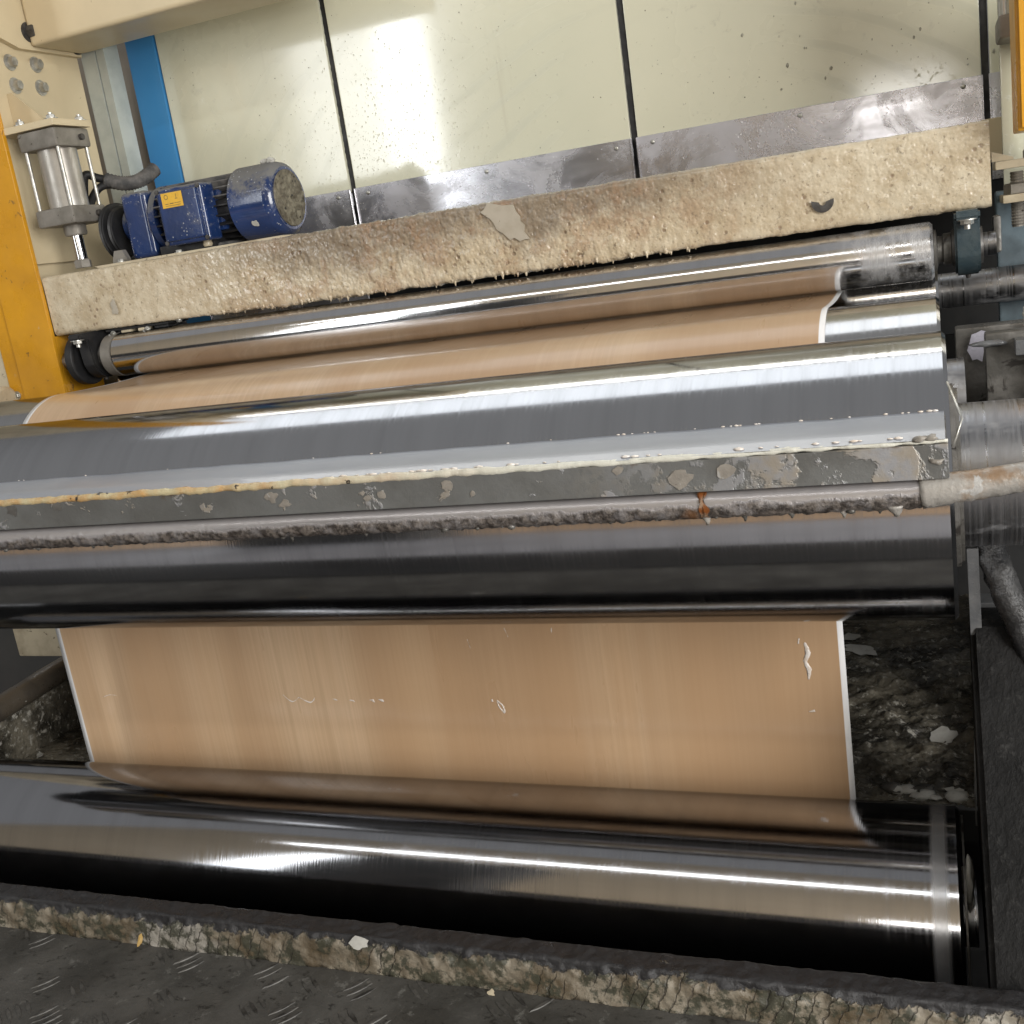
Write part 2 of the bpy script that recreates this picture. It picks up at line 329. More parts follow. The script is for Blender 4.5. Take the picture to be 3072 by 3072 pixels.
def paper_mat():
    t = NT('wood_print_paper'); X, Y, Z = t.sep()
    xs = t.n('ShaderNodeCombineXYZ', None, _0=X).outputs[0]
    a = t.noise(170, 4, 0.65, co=t.co((1, 0.012, 0.012)))
    b = t.noise(11, 4, 0.6, co=t.co((1, 0.05, 0.05)))
    c = t.mix(t.ramp(a, 0.3, 0.7), (0.610, 0.440, 0.285), (0.515, 0.362, 0.226))
    c = t.mix(t.ramp(b, 0.35, 0.72, 0, 0.6), c, (0.53, 0.345, 0.195))
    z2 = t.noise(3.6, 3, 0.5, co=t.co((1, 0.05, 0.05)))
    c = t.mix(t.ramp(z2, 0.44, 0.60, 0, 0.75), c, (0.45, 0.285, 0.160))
    e = t.math('MAXIMUM', t.ramp(X, -1.4770, -1.4786), t.ramp(X, -0.1432, -0.1422))
    c = t.mix(e, c, (0.78, 0.78, 0.78))
    r = t.ramp(t.noise(14, 4, 0.6, co=t.co((1, 0.15, 0.15))), 0.3, 0.7, 0.26, 0.42)
    return t.out(Base_Color=c, Roughness=r, Coat_Weight=0.55, Coat_Roughness=0.16, Normal=t.bump(a, 0.05, 0.0006))

def tray_mat():
    t = NT('dried_black_resin')
    c = t.mix(t.ramp(t.noise(10, 6, 0.65), 0.35, 0.65), (0.030, 0.027, 0.021), (0.19, 0.17, 0.13))
    c = t.mix(t.ramp(t.noise(70, 6, 0.7, dist=0.5), 0.54, 0.66, 0, 0.85), c, (0.42, 0.40, 0.35))
    h = t.math('ADD', t.noise(70, 6, 0.7), t.math('MULTIPLY', t.ramp(t.vor(90), 0, 0.5), 0.4))
    return t.out(Base_Color=c, Roughness=t.ramp(t.noise(25, 4), 0.35, 0.65, 0.10, 0.35), Normal=t.bump(h, 0.9, 0.004))

def lip_mat():
    t = NT('crusted_trough_lip'); X, Y, Z = t.sep()
    j = t.math('ADD', Z, t.math('MULTIPLY', t.math('SUBTRACT', t.noise(26, 7, 0.72), 0.5), 0.055))
    top = t.ramp(j, -0.8225, -0.8195)
    c = t.mix(t.ramp(t.noise(17, 6, 0.65), 0.34, 0.66), (0.27, 0.235, 0.18), (0.11, 0.084, 0.052))
    white = t.ramp(t.noise(4.5, 4, 0.6), 0.54, 0.63); c = t.mix(t.math('MULTIPLY', white, 0.6), c, (0.44, 0.42, 0.38))
    c = t.mix(t.ramp(t.noise(42, 6, 0.72), 0.47, 0.56, 0, 0.92), c, (0.055, 0.055, 0.038))
    # slanting scraper cuts
    wv = t.n('ShaderNodeTexWave', {'wave_type': 'BANDS', 'bands_direction': 'X'}, Vector=t.n('ShaderNodeMapping', None, Vector=t.co(), Rotation=(0, R(-24), 0)).outputs[0], Scale=21, Distortion=3.5, Detail=3, Detail_Scale=2.5).outputs['Fac']
    cut = t.math('MULTIPLY', t.math('MULTIPLY', t.ramp(wv, 0.07, 0.0), t.ramp(t.noise(9, 4), 0.44, 0.54)), t.math('SUBTRACT', 1.0, top))
    c = t.mix(t.math('MULTIPLY', cut, 0.6), c, (0.04, 0.035, 0.03))
    c = t.mix(top, c, (0.030, 0.029, 0.030))
    h = t.math('ADD', t.noise(110, 6, 0.72), t.math('MULTIPLY', cut, -0.8)); h = t.math('ADD', h, t.math('MULTIPLY', top, -0.7))
    r = t.ramp(t.noise(30, 4), 0.35, 0.65, 0.22, 0.55)
    return t.out(Base_Color=c, Roughness=r, Normal=t.bump(h, 0.8, 0.003))

def deck_mat():
    t = NT('oily_checker_plate')
    c = t.mix(t.ramp(t.noise(9, 6, 0.6), 0.32, 0.68), (0.050, 0.047, 0.041), (0.105, 0.10, 0.090))
    c = t.mix(t.ramp(t.noise(55, 6, 0.72, co=t.co((1, 1.6, 1)), dist=0.4), 0.56, 0.66, 0, 0.85), c, (0.018, 0.016, 0.013))
    c = t.mix(t.ramp(t.noise(38, 6, 0.7), 0.58, 0.68, 0, 0.6), c, (0.22, 0.215, 0.195))
    h = t.noise(120, 6, 0.7)
    return t.out(Base_Color=c, Roughness=t.ramp(t.noise(16, 5), 0.35, 0.7, 0.45, 0.7), Metallic=0.0, Normal=t.bump(h, 0.6, 0.0018))
def tread_mat():
    t = NT('worn_tread_steel')
    c = t.mix(t.ramp(t.noise(40, 6, 0.7), 0.38, 0.66), (0.11, 0.105, 0.095), (0.03, 0.028, 0.025))
    return t.out(Base_Color=c, Roughness=0.5, Metallic=0.1, Normal=t.bump(t.noise(200, 4), 0.4, 0.001))

def plate_mat():
    t = NT('resin_stained_grey_steel'); X, Y, Z = t.sep()
    c = t.mix(t.ramp(t.noise(10, 5, 0.6), 0.35, 0.65), (0.175, 0.178, 0.172), (0.13, 0.13, 0.122))
    right = t.ramp(X, -0.42, -0.10)
    fl = t.ramp(t.noise(24, 5, 0.65, dist=0.4), 0.60, 0.635)
    fl = t.math('MAXIMUM', fl, t.math('MULTIPLY', right, t.ramp(t.noise(18, 6, 0.65, dist=0.4), 0.44, 0.50)))
    fc = t.mix(t.ramp(t.noise(35, 4), 0.4, 0.6), (0.35, 0.31, 0.255), (0.33, 0.33, 0.34))
    c = t.mix(t.math('MULTIPLY', fl, 0.85), c, fc)
    edge = t.math('ADD', Z, t.math('MULTIPLY', t.math('SUBTRACT', t.noise(30, 6, 0.7), 0.5), 0.05))
    brown = t.math('MULTIPLY', t.ramp(edge, -0.232, -0.226), t.ramp(t.noise(5, 3), 0.44, 0.56))
    c = t.mix(t.math('MULTIPLY', brown, 0.85), c, (0.11, 0.065, 0.03))
    h = t.math('ADD', t.math('MULTIPLY', fl, 0.8), t.math('MULTIPLY', t.noise(120, 5, 0.7), 0.7))
    return t.out(Base_Color=c, Roughness=t.ramp(t.noise(30, 4), 0.35, 0.65, 0.28, 0.5), Metallic=0.25, Normal=t.bump(h, 0.6, 0.0016))
def pipe_mat():
    t = NT('crusted_stainless_pipe'); X, Y, Z = t.sep()
    under = t.ramp(t.math('ADD', Z, t.math('MULTIPLY', t.math('SUBTRACT', t.noise(30, 6, 0.7), 0.5), 0.018)), -0.277, -0.282)
    dirt = t.math('MULTIPLY', under, t.ramp(t.noise(55, 6, 0.7), 0.30, 0.55, 0.45, 1))
    c = t.mix(t.ramp(t.noise(90, 6, 0.75), 0.42, 0.60), (0.035, 0.027, 0.022), (0.17, 0.145, 0.125))
    c = t.mix(t.ramp(t.noise(6, 4), 0.62, 0.70, 0, 0.85), c, (0.30, 0.13, 0.04))
    c = t.mix(dirt, (0.40, 0.38, 0.38), c)
    h = t.math('MULTIPLY', t.noise(140, 6, 0.75), dirt)
    return t.out(Base_Color=c, Roughness=t.ramp(dirt, 0, 1, 0.30, 0.50), Metallic=t.ramp(dirt, 0, 1, 0.55, 0), Normal=t.bump(h, 0.9, 0.003))
def blade_mat():
    t = NT('milky_resin_film')
    c = t.mix(t.ramp(t.noise(6, 4, co=t.co((1, 4, 4))), 0.35, 0.7), (0.27, 0.285, 0.315), (0.235, 0.25, 0.28))
    return t.out(Base_Color=c, Roughness=0.35, Coat_Weight=0.12, Coat_Roughness=0.08, Normal=t.bump(t.noise(14, 3, co=t.co((0.5, 3, 3))), 0.15, 0.002))
def motor_mat():
    t = NT('blue_motor_enamel'); X, Y, Z = t.sep()
    g = t.n('ShaderNodeNewGeometry'); nz = t.n('ShaderNodeSeparateXYZ', None, _0=g.outputs['Normal']).outputs[2]
    c = t.mix(t.ramp(t.noise(14, 5), 0.35, 0.7), (0.010, 0.026, 0.090), (0.014, 0.038, 0.135))
    dust = t.ramp(t.math('ADD', nz, t.math('MULTIPLY', t.math('SUBTRACT', t.noise(45, 6, 0.7), 0.5), 2.0)), 0.12, 0.66)   # settled dust on top
    c = t.mix(t.math('MULTIPLY', dust, 0.88), c, (0.17, 0.165, 0.15))
    sp = t.math('MULTIPLY', t.ramp(t.vor(130), 0.24, 0.13), t.ramp(t.noise(18, 4), 0.50, 0.58))
    c = t.mix(t.math('MULTIPLY', sp, 0.6), c, (0.5, 0.52, 0.55))
    h = t.math('ADD', t.math('MULTIPLY', sp, 1), t.math('MULTIPLY', t.noise(110, 5), 0.4))
    return t.out(Base_Color=c, Roughness=t.math('ADD', 0.20, t.math('MULTIPLY', dust, 0.5)), Coat_Weight=t.math('SUBTRACT', 0.6, t.math('MULTIPLY', dust, 0.6)), Coat_Roughness=0.08, Normal=t.bump(h, 0.6, 0.0015))
def grille_mat():
    t = NT('crusted_fan_grille')
    c = t.mix(t.ramp(t.noise(60, 6, 0.7), 0.35, 0.65), (0.20, 0.18, 0.13), (0.085, 0.072, 0.05))
    c = t.mix(t.math('MULTIPLY', t.ramp(t.vor(95), 0.30, 0.18), t.ramp(t.noise(40, 3), 0.44, 0.54)), c, (0.008, 0.007, 0.006))
    return t.out(Base_Color=c, Roughness=0.6, Normal=t.bump(t.noise(130, 5), 0.7, 0.002))
def cover_mat():
    t = NT('dark_rubbery_cover')
    c = t.mix(t.ramp(t.noise(9, 6, 0.65), 0.35, 0.7), (0.007, 0.0069, 0.0067), (0.015, 0.0145, 0.014))
    st = t.noise(80, 5, 0.7, co=t.n('ShaderNodeMapping', None, Vector=t.co(), Rotation=(0, R(35), 0), Scale=(1, 1, 0.25)).outputs[0])
    c = t.mix(t.ramp(st, 0.55, 0.72, 0, 0.5), c, (0.06, 0.058, 0.055))
    return t.out(Base_Color=c, Roughness=0.66, Specular_IOR_Level=0.2, Normal=t.bump(st, 0.9, 0.004))

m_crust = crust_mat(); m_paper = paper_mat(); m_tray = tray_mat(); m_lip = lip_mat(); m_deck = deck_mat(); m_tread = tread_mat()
m_plate = plate_mat(); m_pipe = pipe_mat(); m_blade = blade_mat(); m_motor = motor_mat(); m_grille = grille_mat(); m_cover = cover_mat()
m_panels = [panel_mat(o) for o in (0.3, 1.1, 2.4, 3.7)]
m_strips = [steel_strip_mat(o) for o in (0.0, 1.7, 3.1, 4.4)]
m_chromeC = chrome('chrome_roll', (0.56, 0.56, 0.57), 0.095, film=0.0)
m_chromeA = chrome('chrome_dip_roll', (0.44, 0.44, 0.455), 0.085, ring=(-0.028, 0.012, 0.30))
m_chromeE = chrome('chrome_idler', (0.74, 0.73, 0.73), 0.09, endx=(-0.20, -0.03, 0.5))
m_chromeD = chrome('chrome_backing_roll', (0.62, 0.61, 0.60), 0.09)
m_journal = chrome('ground_steel_journal', (0.34, 0.34, 0.35), 0.30, film=0.7)

# ================================================================== SETTING
DECK = -0.862
bm = bmesh.new(); box(bm, -6, 4, 0.30, 1.0135, DECK - 0.02, DECK)
deck = link('floor', bm, m_deck); deck['kind'] = 'structure'
bm = bmesh.new()
rnd = random.Random(3); P = 0.064
for iy in range(-1, 5):
    for ix in range(-26, 4):
        gx, gy = ix * P, 1.0 - 0.02 - iy * P
        if gy > 1.005: continue
        a = R(52) if (ix + iy) % 2 else R(-38)
        for k in range(-1, 3):
            u = Vector((math.cos(a), math.sin(a), 0)); v = Vector((-u.y, u.x, 0))
            c = Vector((gx, gy, DECK)) + v * k * 0.0118; L, W, H = 0.0215, 0.0034, 0.0013
            if c.y > 1.0 or rnd.random() < 0.06 or fbm((c.x, c.y, 2), 11, 3) < -0.02: continue
            H *= 0.55 + 0.6 * rnd.random()
            p = [c - u * L, c - u * L * .5 - v * W * .8, c - v * W, c + u * L * .5 - v * W * .8, c + u * L, c + u * L * .5 + v * W * .8, c + v * W, c - u * L * .5 + v * W * .8]
            B = [bm.verts.new(q - Vector((0, 0, 0.001))) for q in p]
            T = [bm.verts.new(c + (q - c) * 0.72 + Vector((0, 0, H))) for q in p]
            bm.faces.new(T)
            for i in range(8): bm.faces.new((B[i], B[(i + 1) % 8], T[(i + 1) % 8], T[i]))
o = link('tread', bm, m_tread, deck, kind='stuff')
bm = bmesh.new(); box(bm, -6, 4, 1.0138, 3.4, -1.13, -1.10)
o = link('pit_floor', bm, m_void); o['kind'] = 'structure'
bm = bmesh.new(); box(bm, -6, 4, -5.0, 0.298, DECK - 0.05, DECK)
o = link('concrete_floor', bm, grimy('grey_concrete', (0.30, 0.295, 0.31), (0.23, 0.225, 0.235), 3, 0.4, 0.7, None, (0.5, 0.7), bump=None)); o['kind'] = 'structure'
bm = bmesh.new(); box(bm, -2.6, 1.2, 0.31, 0.70, DECK + 0.0025, DECK + 0.012, 0.003)
tag(link('added_dark_mat', bm, m_black, None, 'auto'), 'unseen black rubber mat added on the tread plate to darken the reflection in the large roller', 'mat')  # added out of view so the large roller mirrors something dark
cc = thing('glare_block_cabinet', 'unseen dark grey cabinet added across the aisle to block door glare on the low roller', 'cabinet', (-1.85, -0.75, DECK))  # added out of view to keep the door glare off the low roller
bm = bmesh.new(); box(bm, -2.13, -1.45, -0.92, -0.60, DECK, 0.95, 0.006); link('body', bm, m_dado, cc, 'auto')
bm = bmesh.new(); box(bm, -2.10, -1.48, -0.5985, -0.585, DECK + 0.08, 0.92, 0.003); dr = link('door', bm, m_dado, cc, 'auto')
bm = bmesh.new(); box(bm, -1.54, -1.52, -0.5845, -0.560, 0.0, 0.12, 0.003); link('handle', bm, m_black, dr, 'auto')
bm = bmesh.new(); box(bm, -4.5, 1.6, -2.4, -0.94, DECK + 0.001, DECK + 0.028, 0.003)
tag(link('fibreboard_sheet', bm, grimy('raw_fibreboard', (0.50, 0.34, 0.21), (0.44, 0.29, 0.17), 3, 0.4, 0.7, None, (0.5, 0.7), bump=None), None, 'auto'), 'tan fibreboard sheet on the floor in front of the machine, mirrored in the large roller', 'board')
bm = bmesh.new(); box(bm, -8, 6, -3.30, -3.20, 0.35, 7.5)
o = link('hall_wall', bm, m_wall); o['kind'] = 'structure'
bm = bmesh.new(); box(bm, -8, 6, -3.31, -3.19, DECK, 0.348)
link('wall_base', bm, m_dado, o)

# ================================================================== ENCLOSURE (cream panels and steel strips)
YW = 2.17
enc = thing('machine_enclosure', 'cream painted cabinet wall of tall panels above a stainless steel skirt', 'enclosure', (-0.6, YW, DECK))
seams = [-1.581, -1.155, -0.529, 0.0977, 0.60]
ZT = 0.97
for i in range(4):
    x0, x1 = seams[i] + (0.0015 if i == 0 else 0.0065), seams[i + 1] - 0.0065
    bm = bmesh.new(); box(bm, x0, x1, YW, YW + 0.03, 0.158, ZT, 0.0025)
    p = link('panel', bm, m_panels[i], enc, 'auto')
    zb = -0.30 if i == 0 else -0.012
    bm = bmesh.new(); box(bm, x0 - 0.002, x1 + 0.002, YW - 0.0035, YW - 0.0015, zb, 0.1646, 0.0006, 1)
    # folded side hems
    for xe in (x0 - 0.002, x1 - 0.001): box(bm, xe, xe + 0.003, YW - 0.0075, YW - 0.0037, zb, 0.1636, 0.0008, 1)
    s = link('steel_skirt', bm, m_strips[i], enc, 'auto')
    n = max(2, int((x1 - x0) / 0.21)); rx = [x0 + 0.03 + (x1 - x0 - 0.06) * k / n for k in range(n + 1)]
    for x in rx:
        bm = bmesh.new(); lathe(bm, [(0, 0.0045), (-0.0012, 0.0042), (-0.002, 0.0028), (-0.0021, 0.001)], (x, YW - 0.0037, 0.151), 'Y', 14)
        link('rivet', bm, m_bolt, s, True)
    if i: # dark rubber gasket deep in the seam, with grime
        bm = bmesh.new(); grid(bm, 3, 160, lambda u, v, X=seams[i]: (X - 0.0062 + u * 0.0124, YW + 0.006 + 0.003 * noise.noise(Vector((u * 5, v * 120, X))), -0.01 + v * (ZT - 0.01)))
        link('gasket', bm, m_black, enc, True)
rnd = random.Random(41)
def spatter(n, fx, fz, mat, r0, r1):
    bm = bmesh.new()
    ico = bmesh.new(); bmesh.ops.create_icosphere(ico, subdivisions=1, radius=1); base = [v.co.copy() for v in ico.verts]; fcs = [[v.index for v in f.verts] for f in ico.faces]; ico.free()
    for k in range(n):
        x, z = fx(), fz()
        if min(abs(x - q) for q in seams) < 0.012 or z < 0.168 or z > ZT - 0.02 or x < seams[0]: continue
        r = r0 + (r1 - r0) * rnd.random() ** 3; el = 1 + rnd.random() * 0.9
        vs = [bm.verts.new((x + c.x * r * (1 + 0.3 * rnd.random()), YW - 0.0001 + c.y * r * 0.22, z + c.z * r * el)) for c in base]
        for f in fcs: bm.faces.new([vs[i] for i in f])
    link('resin_spatter', bm, mat, enc, True, 'stuff')
spatter(1500, lambda: rnd.gauss(-1.03, 0.13), lambda: 0.165 + abs(rnd.gauss(0, 0.16)), m_spat, 0.0004, 0.0015)
spatter(700, lambda: rnd.uniform(-1.57, 0.09), lambda: 0.165 + abs(rnd.gauss(0, 0.22)), m_spat, 0.0004, 0.0013)
spatter(300, lambda: rnd.uniform(-1.57, 0.09), lambda: 0.165 + rnd.random() * 0.6, m_speck, 0.0004, 0.0013)
spatter(60, lambda: rnd.gauss(-0.10, 0.12), lambda: 0.18 + rnd.random() * 0.35, m_speck2, 0.0010, 0.0042)
bm = bmesh.new(); box(bm, -1.659, -1.583, YW - 0.004, YW + 0.03, -0.6, ZT, 0.002)
link('corner_post', bm, m_blue_post, enc, 'auto')
bm = bmesh.new(); box(bm, -1.90, -1.661, YW + 0.05, YW + 0.08, -0.9, ZT); box(bm, -1.74, -1.6595, YW + 0.02, YW + 0.049, 0.20, 0.245)
link('end_panel', bm, m_brown, enc)
bm = bmesh.new(); box(bm, -1.56, 0.9, YW + 0.32, YW + 0.34, -0.9, 0.15); box(bm, -1.153, 0.9, YW + 0.001, YW + 0.318, -0.014, -0.010)
link('dark_interior', bm, m_void, enc)  # near-black sheets stand for the shade in the opening below the skirt

# ================================================================== LEFT FRAME
sf = thing('frame_plate', 'beige painted steel side frame plate with bolted mounting pad', 'machine frame', (-1.70, 1.95, DECK))
bm = bmesh.new(); box(bm, -1.72, -1.70, 1.753, 2.05, -0.42, 0.75, 0.003)
link('plate', bm, m_beige, sf, 'auto')
bm = bmesh.new(); prism(bm, [(1.756, 0.10), (1.93, 0.10), (1.965, 0.50), (1.756, 0.50)], 'X', -1.6995, -1.688)
pad = link('mounting_pad', bm, m_beige, sf, 'auto')
for (y, z) in ((1.835, 0.492), (1.905, 0.494), (1.835, 0.448), (1.905, 0.449)):
    bm = bmesh.new(); hexbolt(bm, (-1.688, y, z), 'X', 0.0105, 0.014); link('bolt', bm, m_bolt, pad, 'auto')
ob = thing('overhead_beam', 'beige square steel beam crossing above the motor, bolted by an end flange', 'beam', (-0.9, 2.02, 0.54))
bm = bmesh.new(); box(bm, -1.686, -1.02, 1.90, 2.05, 0.5275, 0.70, 0.010, 3); link('beam', bm, m_beige, ob, 'auto')
bm = bmesh.new(); prism(bm, [(1.80, 0.545), (1.87, 0.522), (2.049, 0.522), (2.049, 0.56), (2.03, 0.585), (1.80, 0.66)], 'X', -1.6995, -1.6865)
fl = link('end_flange', bm, m_beige, ob, 'auto')
for (y, z) in ((1.905, 0.556), (2.037, 0.545)):
    bm = bmesh.new(); hexbolt(bm, (-1.6865, y, z), 'X', 0.013, 0.020); link('bolt', bm, m_boltdark, fl, 'auto')
ap = thing('aluminium_post', 'grey aluminium profile upright with a slot beside the blue post', 'post', (-1.67, 2.13, DECK))
bm = bmesh.new(); box(bm, -1.696, -1.657, 2.056, 2.105, -0.86, 0.64, 0.002); link('profile', bm, m_alu, ap, 'auto')
bm = bmesh.new(); box(bm, -1.655, -1.633, 2.056, 2.105, -0.86, 0.64, 0.002); link('profile', bm, m_alu, ap, 'auto')
bm = bmesh.new(); box(bm, -1.6575, -1.6545, 2.061, 2.100, -0.86, 0.63); link('slot', bm, m_boltdark, ap)

yc = thing('yellow_column', 'glossy yellow steel column of the machine frame left of the resin-coated beam', 'column', (-1.75, 1.8, DECK))
bm = bmesh.new(); box(bm, -1.772, -1.662, 1.742, 1.7515, -0.86, 0.9, 0.002); box(bm, -1.672, -1.6622, 1.7517, 1.86, -0.42, -0.046, 0.002); link('channel', bm, m_yellow, yc, 'auto')
bm = bmesh.new(); box(bm, -1.812, -1.7725, 1.748, 1.80, -0.86, 0.9, 0.002); link('flange', bm, m_yellow, yc, 'auto')
bm = bmesh.new(); hexbolt(bm, (-1.795, 1.748, -0.155), 'Y', 0.006, 0.006, sign=-1); link('bolt', bm, m_bolt, yc, 'auto')
bp = thing('side_guard', 'beige sheet metal guard outside the yellow column', 'guard', (-1.9, 1.75, DECK))
bm = bmesh.new(); box(bm, -2.4, -1.8145, 1.752, 1.79, -0.30, 0.5, 0.004); link('sheet', bm, m_beige_dirty, bp, 'auto')
bm = bmesh.new(); lathe(bm, [(-2.0, 0.034), (-1.80, 0.034), (-1.795, 0.028)], (0, 1.72, -0.165), 'X', 32); link('pipe_stub', bm, m_beige_dirty, bp, 'auto')

# pneumatic cylinder
def air_cylinder(x, y, ztop, zbot, label, rod_end, group):
    t = thing('pneumatic_cylinder', label, 'air cylinder', (x, y, zbot), group)
    h = 0.0475
    bm = bmesh.new(); box(bm, x - h, x + h, y - h, y + h, ztop - 0.036, ztop, 0.006); link('end_cap', bm, m_cast, t, 'auto')
    bm = bmesh.new(); box(bm, x - h, x + h, y - h, y + h, zbot, zbot + 0.034, 0.006); link('end_cap', bm, m_cast, t, 'auto')
    bm = bmesh.new(); lathe(bm, [(zbot + 0.0335, 0.0375), (ztop - 0.0355, 0.0375)], (x, y, 0), 'Z', 48); link('barrel', bm, m_barrel, t, 'auto')
    for sx in (-1, 1):
        for sy in (-1, 1):
            bm = bmesh.new(); lathe(bm, [(zbot + 0.0335, 0.0038), (ztop - 0.0355, 0.0038)], (x + sx * 0.0395, y + sy * 0.0395, 0), 'Z', 12); link('tie_rod', bm, m_bolt, t, 'auto')
    bm = bmesh.new(); lathe(bm, [(zbot - 0.020, 0.0205), (zbot - 0.016, 0.022), (zbot + 0.0005, 0.022)], (x, y, 0), 'Z', 32); link('gland', bm, m_cast, t, 'auto')
    if rod_end is not None:
        bm = bmesh.new(); lathe(bm, [(rod_end + 0.016, 0.0115), (zbot - 0.0195, 0.0115)], (x, y, 0), 'Z', 28); link('piston_rod', bm, m_rod, t, 'auto')
        bm = bmesh.new(); lathe(bm, [(rod_end, 0.017), (rod_end + 0.013, 0.017), (rod_end + 0.0165, 0.014)], (x, y, 0), 'Z', 6); link('rod_nut', bm, m_cast, t, 'auto')
    for zz in (ztop - 0.018, zbot + 0.017):
        bm = bmesh.new(); lathe(bm, [(0, 0.006), (0.007, 0.006), (0.008, 0.004)], (x + h - 0.0005, y + 0.02, zz), 'X', 12); link('port_screw', bm, m_boltdark, t, 'auto')
    return t
CX, CY = -1.592, 1.80
cylL = air_cylinder(CX, CY, 0.343, 0.163, 'grey tie-rod air cylinder hanging above the beam beside the yellow column', 0.0795, 'air cylinders that lift the beam')
br = thing('cylinder_bracket', 'beige welded bracket plate with bolts and a gusset on top of the left air cylinder', 'bracket', (-1.64, 1.80, 0.345))
bm = bmesh.new(); box(bm, -1.6875, CX + 0.052, CY - 0.052, CY + 0.052, 0.3445, 0.3575, 0.002); link('plate', bm, m_beige, br, 'auto')
bm = bmesh.new(); prism(bm, [(-1.6875, 0.3578), (-1.60, 0.3578), (-1.675, 0.43), (-1.6875, 0.43)], 'Y', 1.806, 1.815); link('gusset', bm, m_beige, br)
for (dx, dy) in ((0.0385, -0.0385), (0.0385, 0.0385), (-0.0385, -0.0385), (-0.0385, 0.0385)):
    bm = bmesh.new(); hexbolt(bm, (CX + dx, CY + dy, 0.3575), 'Z', 0.0085, 0.008, stud=0.004); link('bolt', bm, m_bolt, br, 'auto')
hs = thing('air_hose', 'dusty black corrugated hose running from the left air cylinder to the aluminium post', 'hose', (-1.56, 1.9, 0.24))
path = smooth_path([(-1.600, 1.852, 0.20), (-1.597, 1.868, 0.258), (-1.578, 1.885, 0.252), (-1.535, 1.905, 0.235), (-1.505, 1.925, 0.238), (-1.492, 1.96, 0.258)], 14)
mid = len(path) * 11 // 24
bm = bmesh.new(); tube(bm, path[:mid + 2], 0.0085, 12); link('cable', bm, m_black, hs, True)
bm = bmesh.new(); p2 = path[mid:]; tube(bm, p2, [0.0150 if i % 2 else 0.0132 for i in range(len(p2))], 16); link('corrugated_sleeve', bm, m_dusty, hs, True)
bm = bmesh.new(); tube(bm, smooth_path([(-1.592, 1.846, 0.185), (-1.586, 1.872, 0.222), (-1.57, 1.886, 0.236), (-1.54, 1.902, 0.233)], 8), 0.008, 12); link('cable', bm, m_black, hs, True)

# ================================================================== CROSS BEAM
BX0, BX1, BY0, BY1, BZ0, BZ1 = -1.6605, 0.077, 1.752, 1.852, -0.0425, 0.0705
cb = thing('cross_beam', 'beige box beam caked with dried brown resin and small drips above the rollers', 'beam', (-0.8, 1.8, BZ0))
bm = bmesh.new(); box(bm, BX0, BX1, BY0 + 0.001, BY1, BZ0 + 0.001, BZ1, 0.003); link('beam', bm, m_beige_dirty, cb, 'auto')
def sstep(a, b, x):
    t = min(1, max(0, (x - a) / (b - a))); return t * t * (3 - 2 * t)
def heavy(x): return 0.10 + 0.80 * sstep(-1.42, -1.0, x) * (1 - 0.72 * sstep(-0.62, -0.25, x))
bm = bmesh.new()
path = [(BY0 + 0.030, BZ1), (BY0 + 0.004, BZ1), (BY0, BZ1 - 0.004), (BY0, BZ0 + 0.004), (BY0 + 0.004, BZ0), (BY0 + 0.05, BZ0)]
seg = [0]
for a, b in zip(path, path[1:]): seg.append(seg[-1] + math.hypot(b[0] - a[0], b[1] - a[1]))
def onpath(s):
    for i in range(len(path) - 1):
        if s <= seg[i + 1] or i == len(path) - 2:
            a, b = path[i], path[i + 1]; t = (s - seg[i]) / (seg[i + 1] - seg[i]); d = Vector((b[0] - a[0], b[1] - a[1])).normalized()
            return a[0] + (b[0] - a[0]) * t, a[1] + (b[1] - a[1]) * t, -(-d.y), -d.x
def crustpt(u, v):
    x = BX0 + 0.0006 + u * (BX1 - BX0 + 0.003); s = v * seg[-1]
    y, z, ny, nz = onpath(s); ny, nz = (0, 1) if s < seg[1] else ((-1, 0) if seg[2] <= s <= seg[3] else ((0, -1) if s > seg[4] else (-0.7, 0.7 if s < seg[2] else -0.7)))
    h = heavy(x); p = Vector((x, y, z))
    d = 0.0012 + h * (0.0032 * max(0, fbm(p, 38, 4) + 0.15) + 0.0022 * abs(noise.noise(p * 130)) + 0.0016 * noise.noise(p * 260)) + 0.0006 * noise.noise(p * 90)
    # ragged lower edge
    near = max(0, 1 - abs(z - BZ0) / 0.012) if ny <= 0 else 0
    dz = -near * (0.002 + h * (0.0045 * max(0, noise.noise(Vector((x * 55, 1.3, 0))) + 0.3) + 0.004 * max(0, noise.noise(Vector((x * 120, 7.3, 0))))))
    return (x, y + ny * d, z + nz * d + dz)
grid(bm, 860, 70, crustpt)
bmesh.ops.recalc_face_normals(bm, faces=bm.faces[:])
link('resin_crust', bm, m_crust, cb, True)
bm = bmesh.new(); rnd = random.Random(5)
for k in range(120):
    x = rnd.uniform(-1.28, -0.35); h = heavy(x)
    L = (0.0010 + 0.0060 * rnd.random() ** 2.2) * (0.4 + h * 0.8); r = 0.0011 + 0.0016 * rnd.random(); y = BY0 + rnd.uniform(-0.001, 0.02)
    pts = [(x, y, BZ0 + 0.002), (x, y, BZ0 - 0.003 - L * .25), (x + rnd.uniform(-.0006, .0006), y, BZ0 - 0.004 - L * .65), (x, y, BZ0 - 0.005 - L)]
    tube(bm, pts, [r * 2.3, r * 1.4, r * 0.75, r * 0.4], 7)
link('resin_drip', bm, m_crust, cb, True, 'stuff')
for (x, z, s, asp, sd) in ((-1.495, -0.006, 0.009, 1.9, 9),):
    bm = bmesh.new(); flake(bm, (x, BY0 - 0.0048, z), (0, -1, 0), (1, 0, 0), s, asp, 0.0010, sd)
    link('resin_flake', bm, m_greyflake, cb)
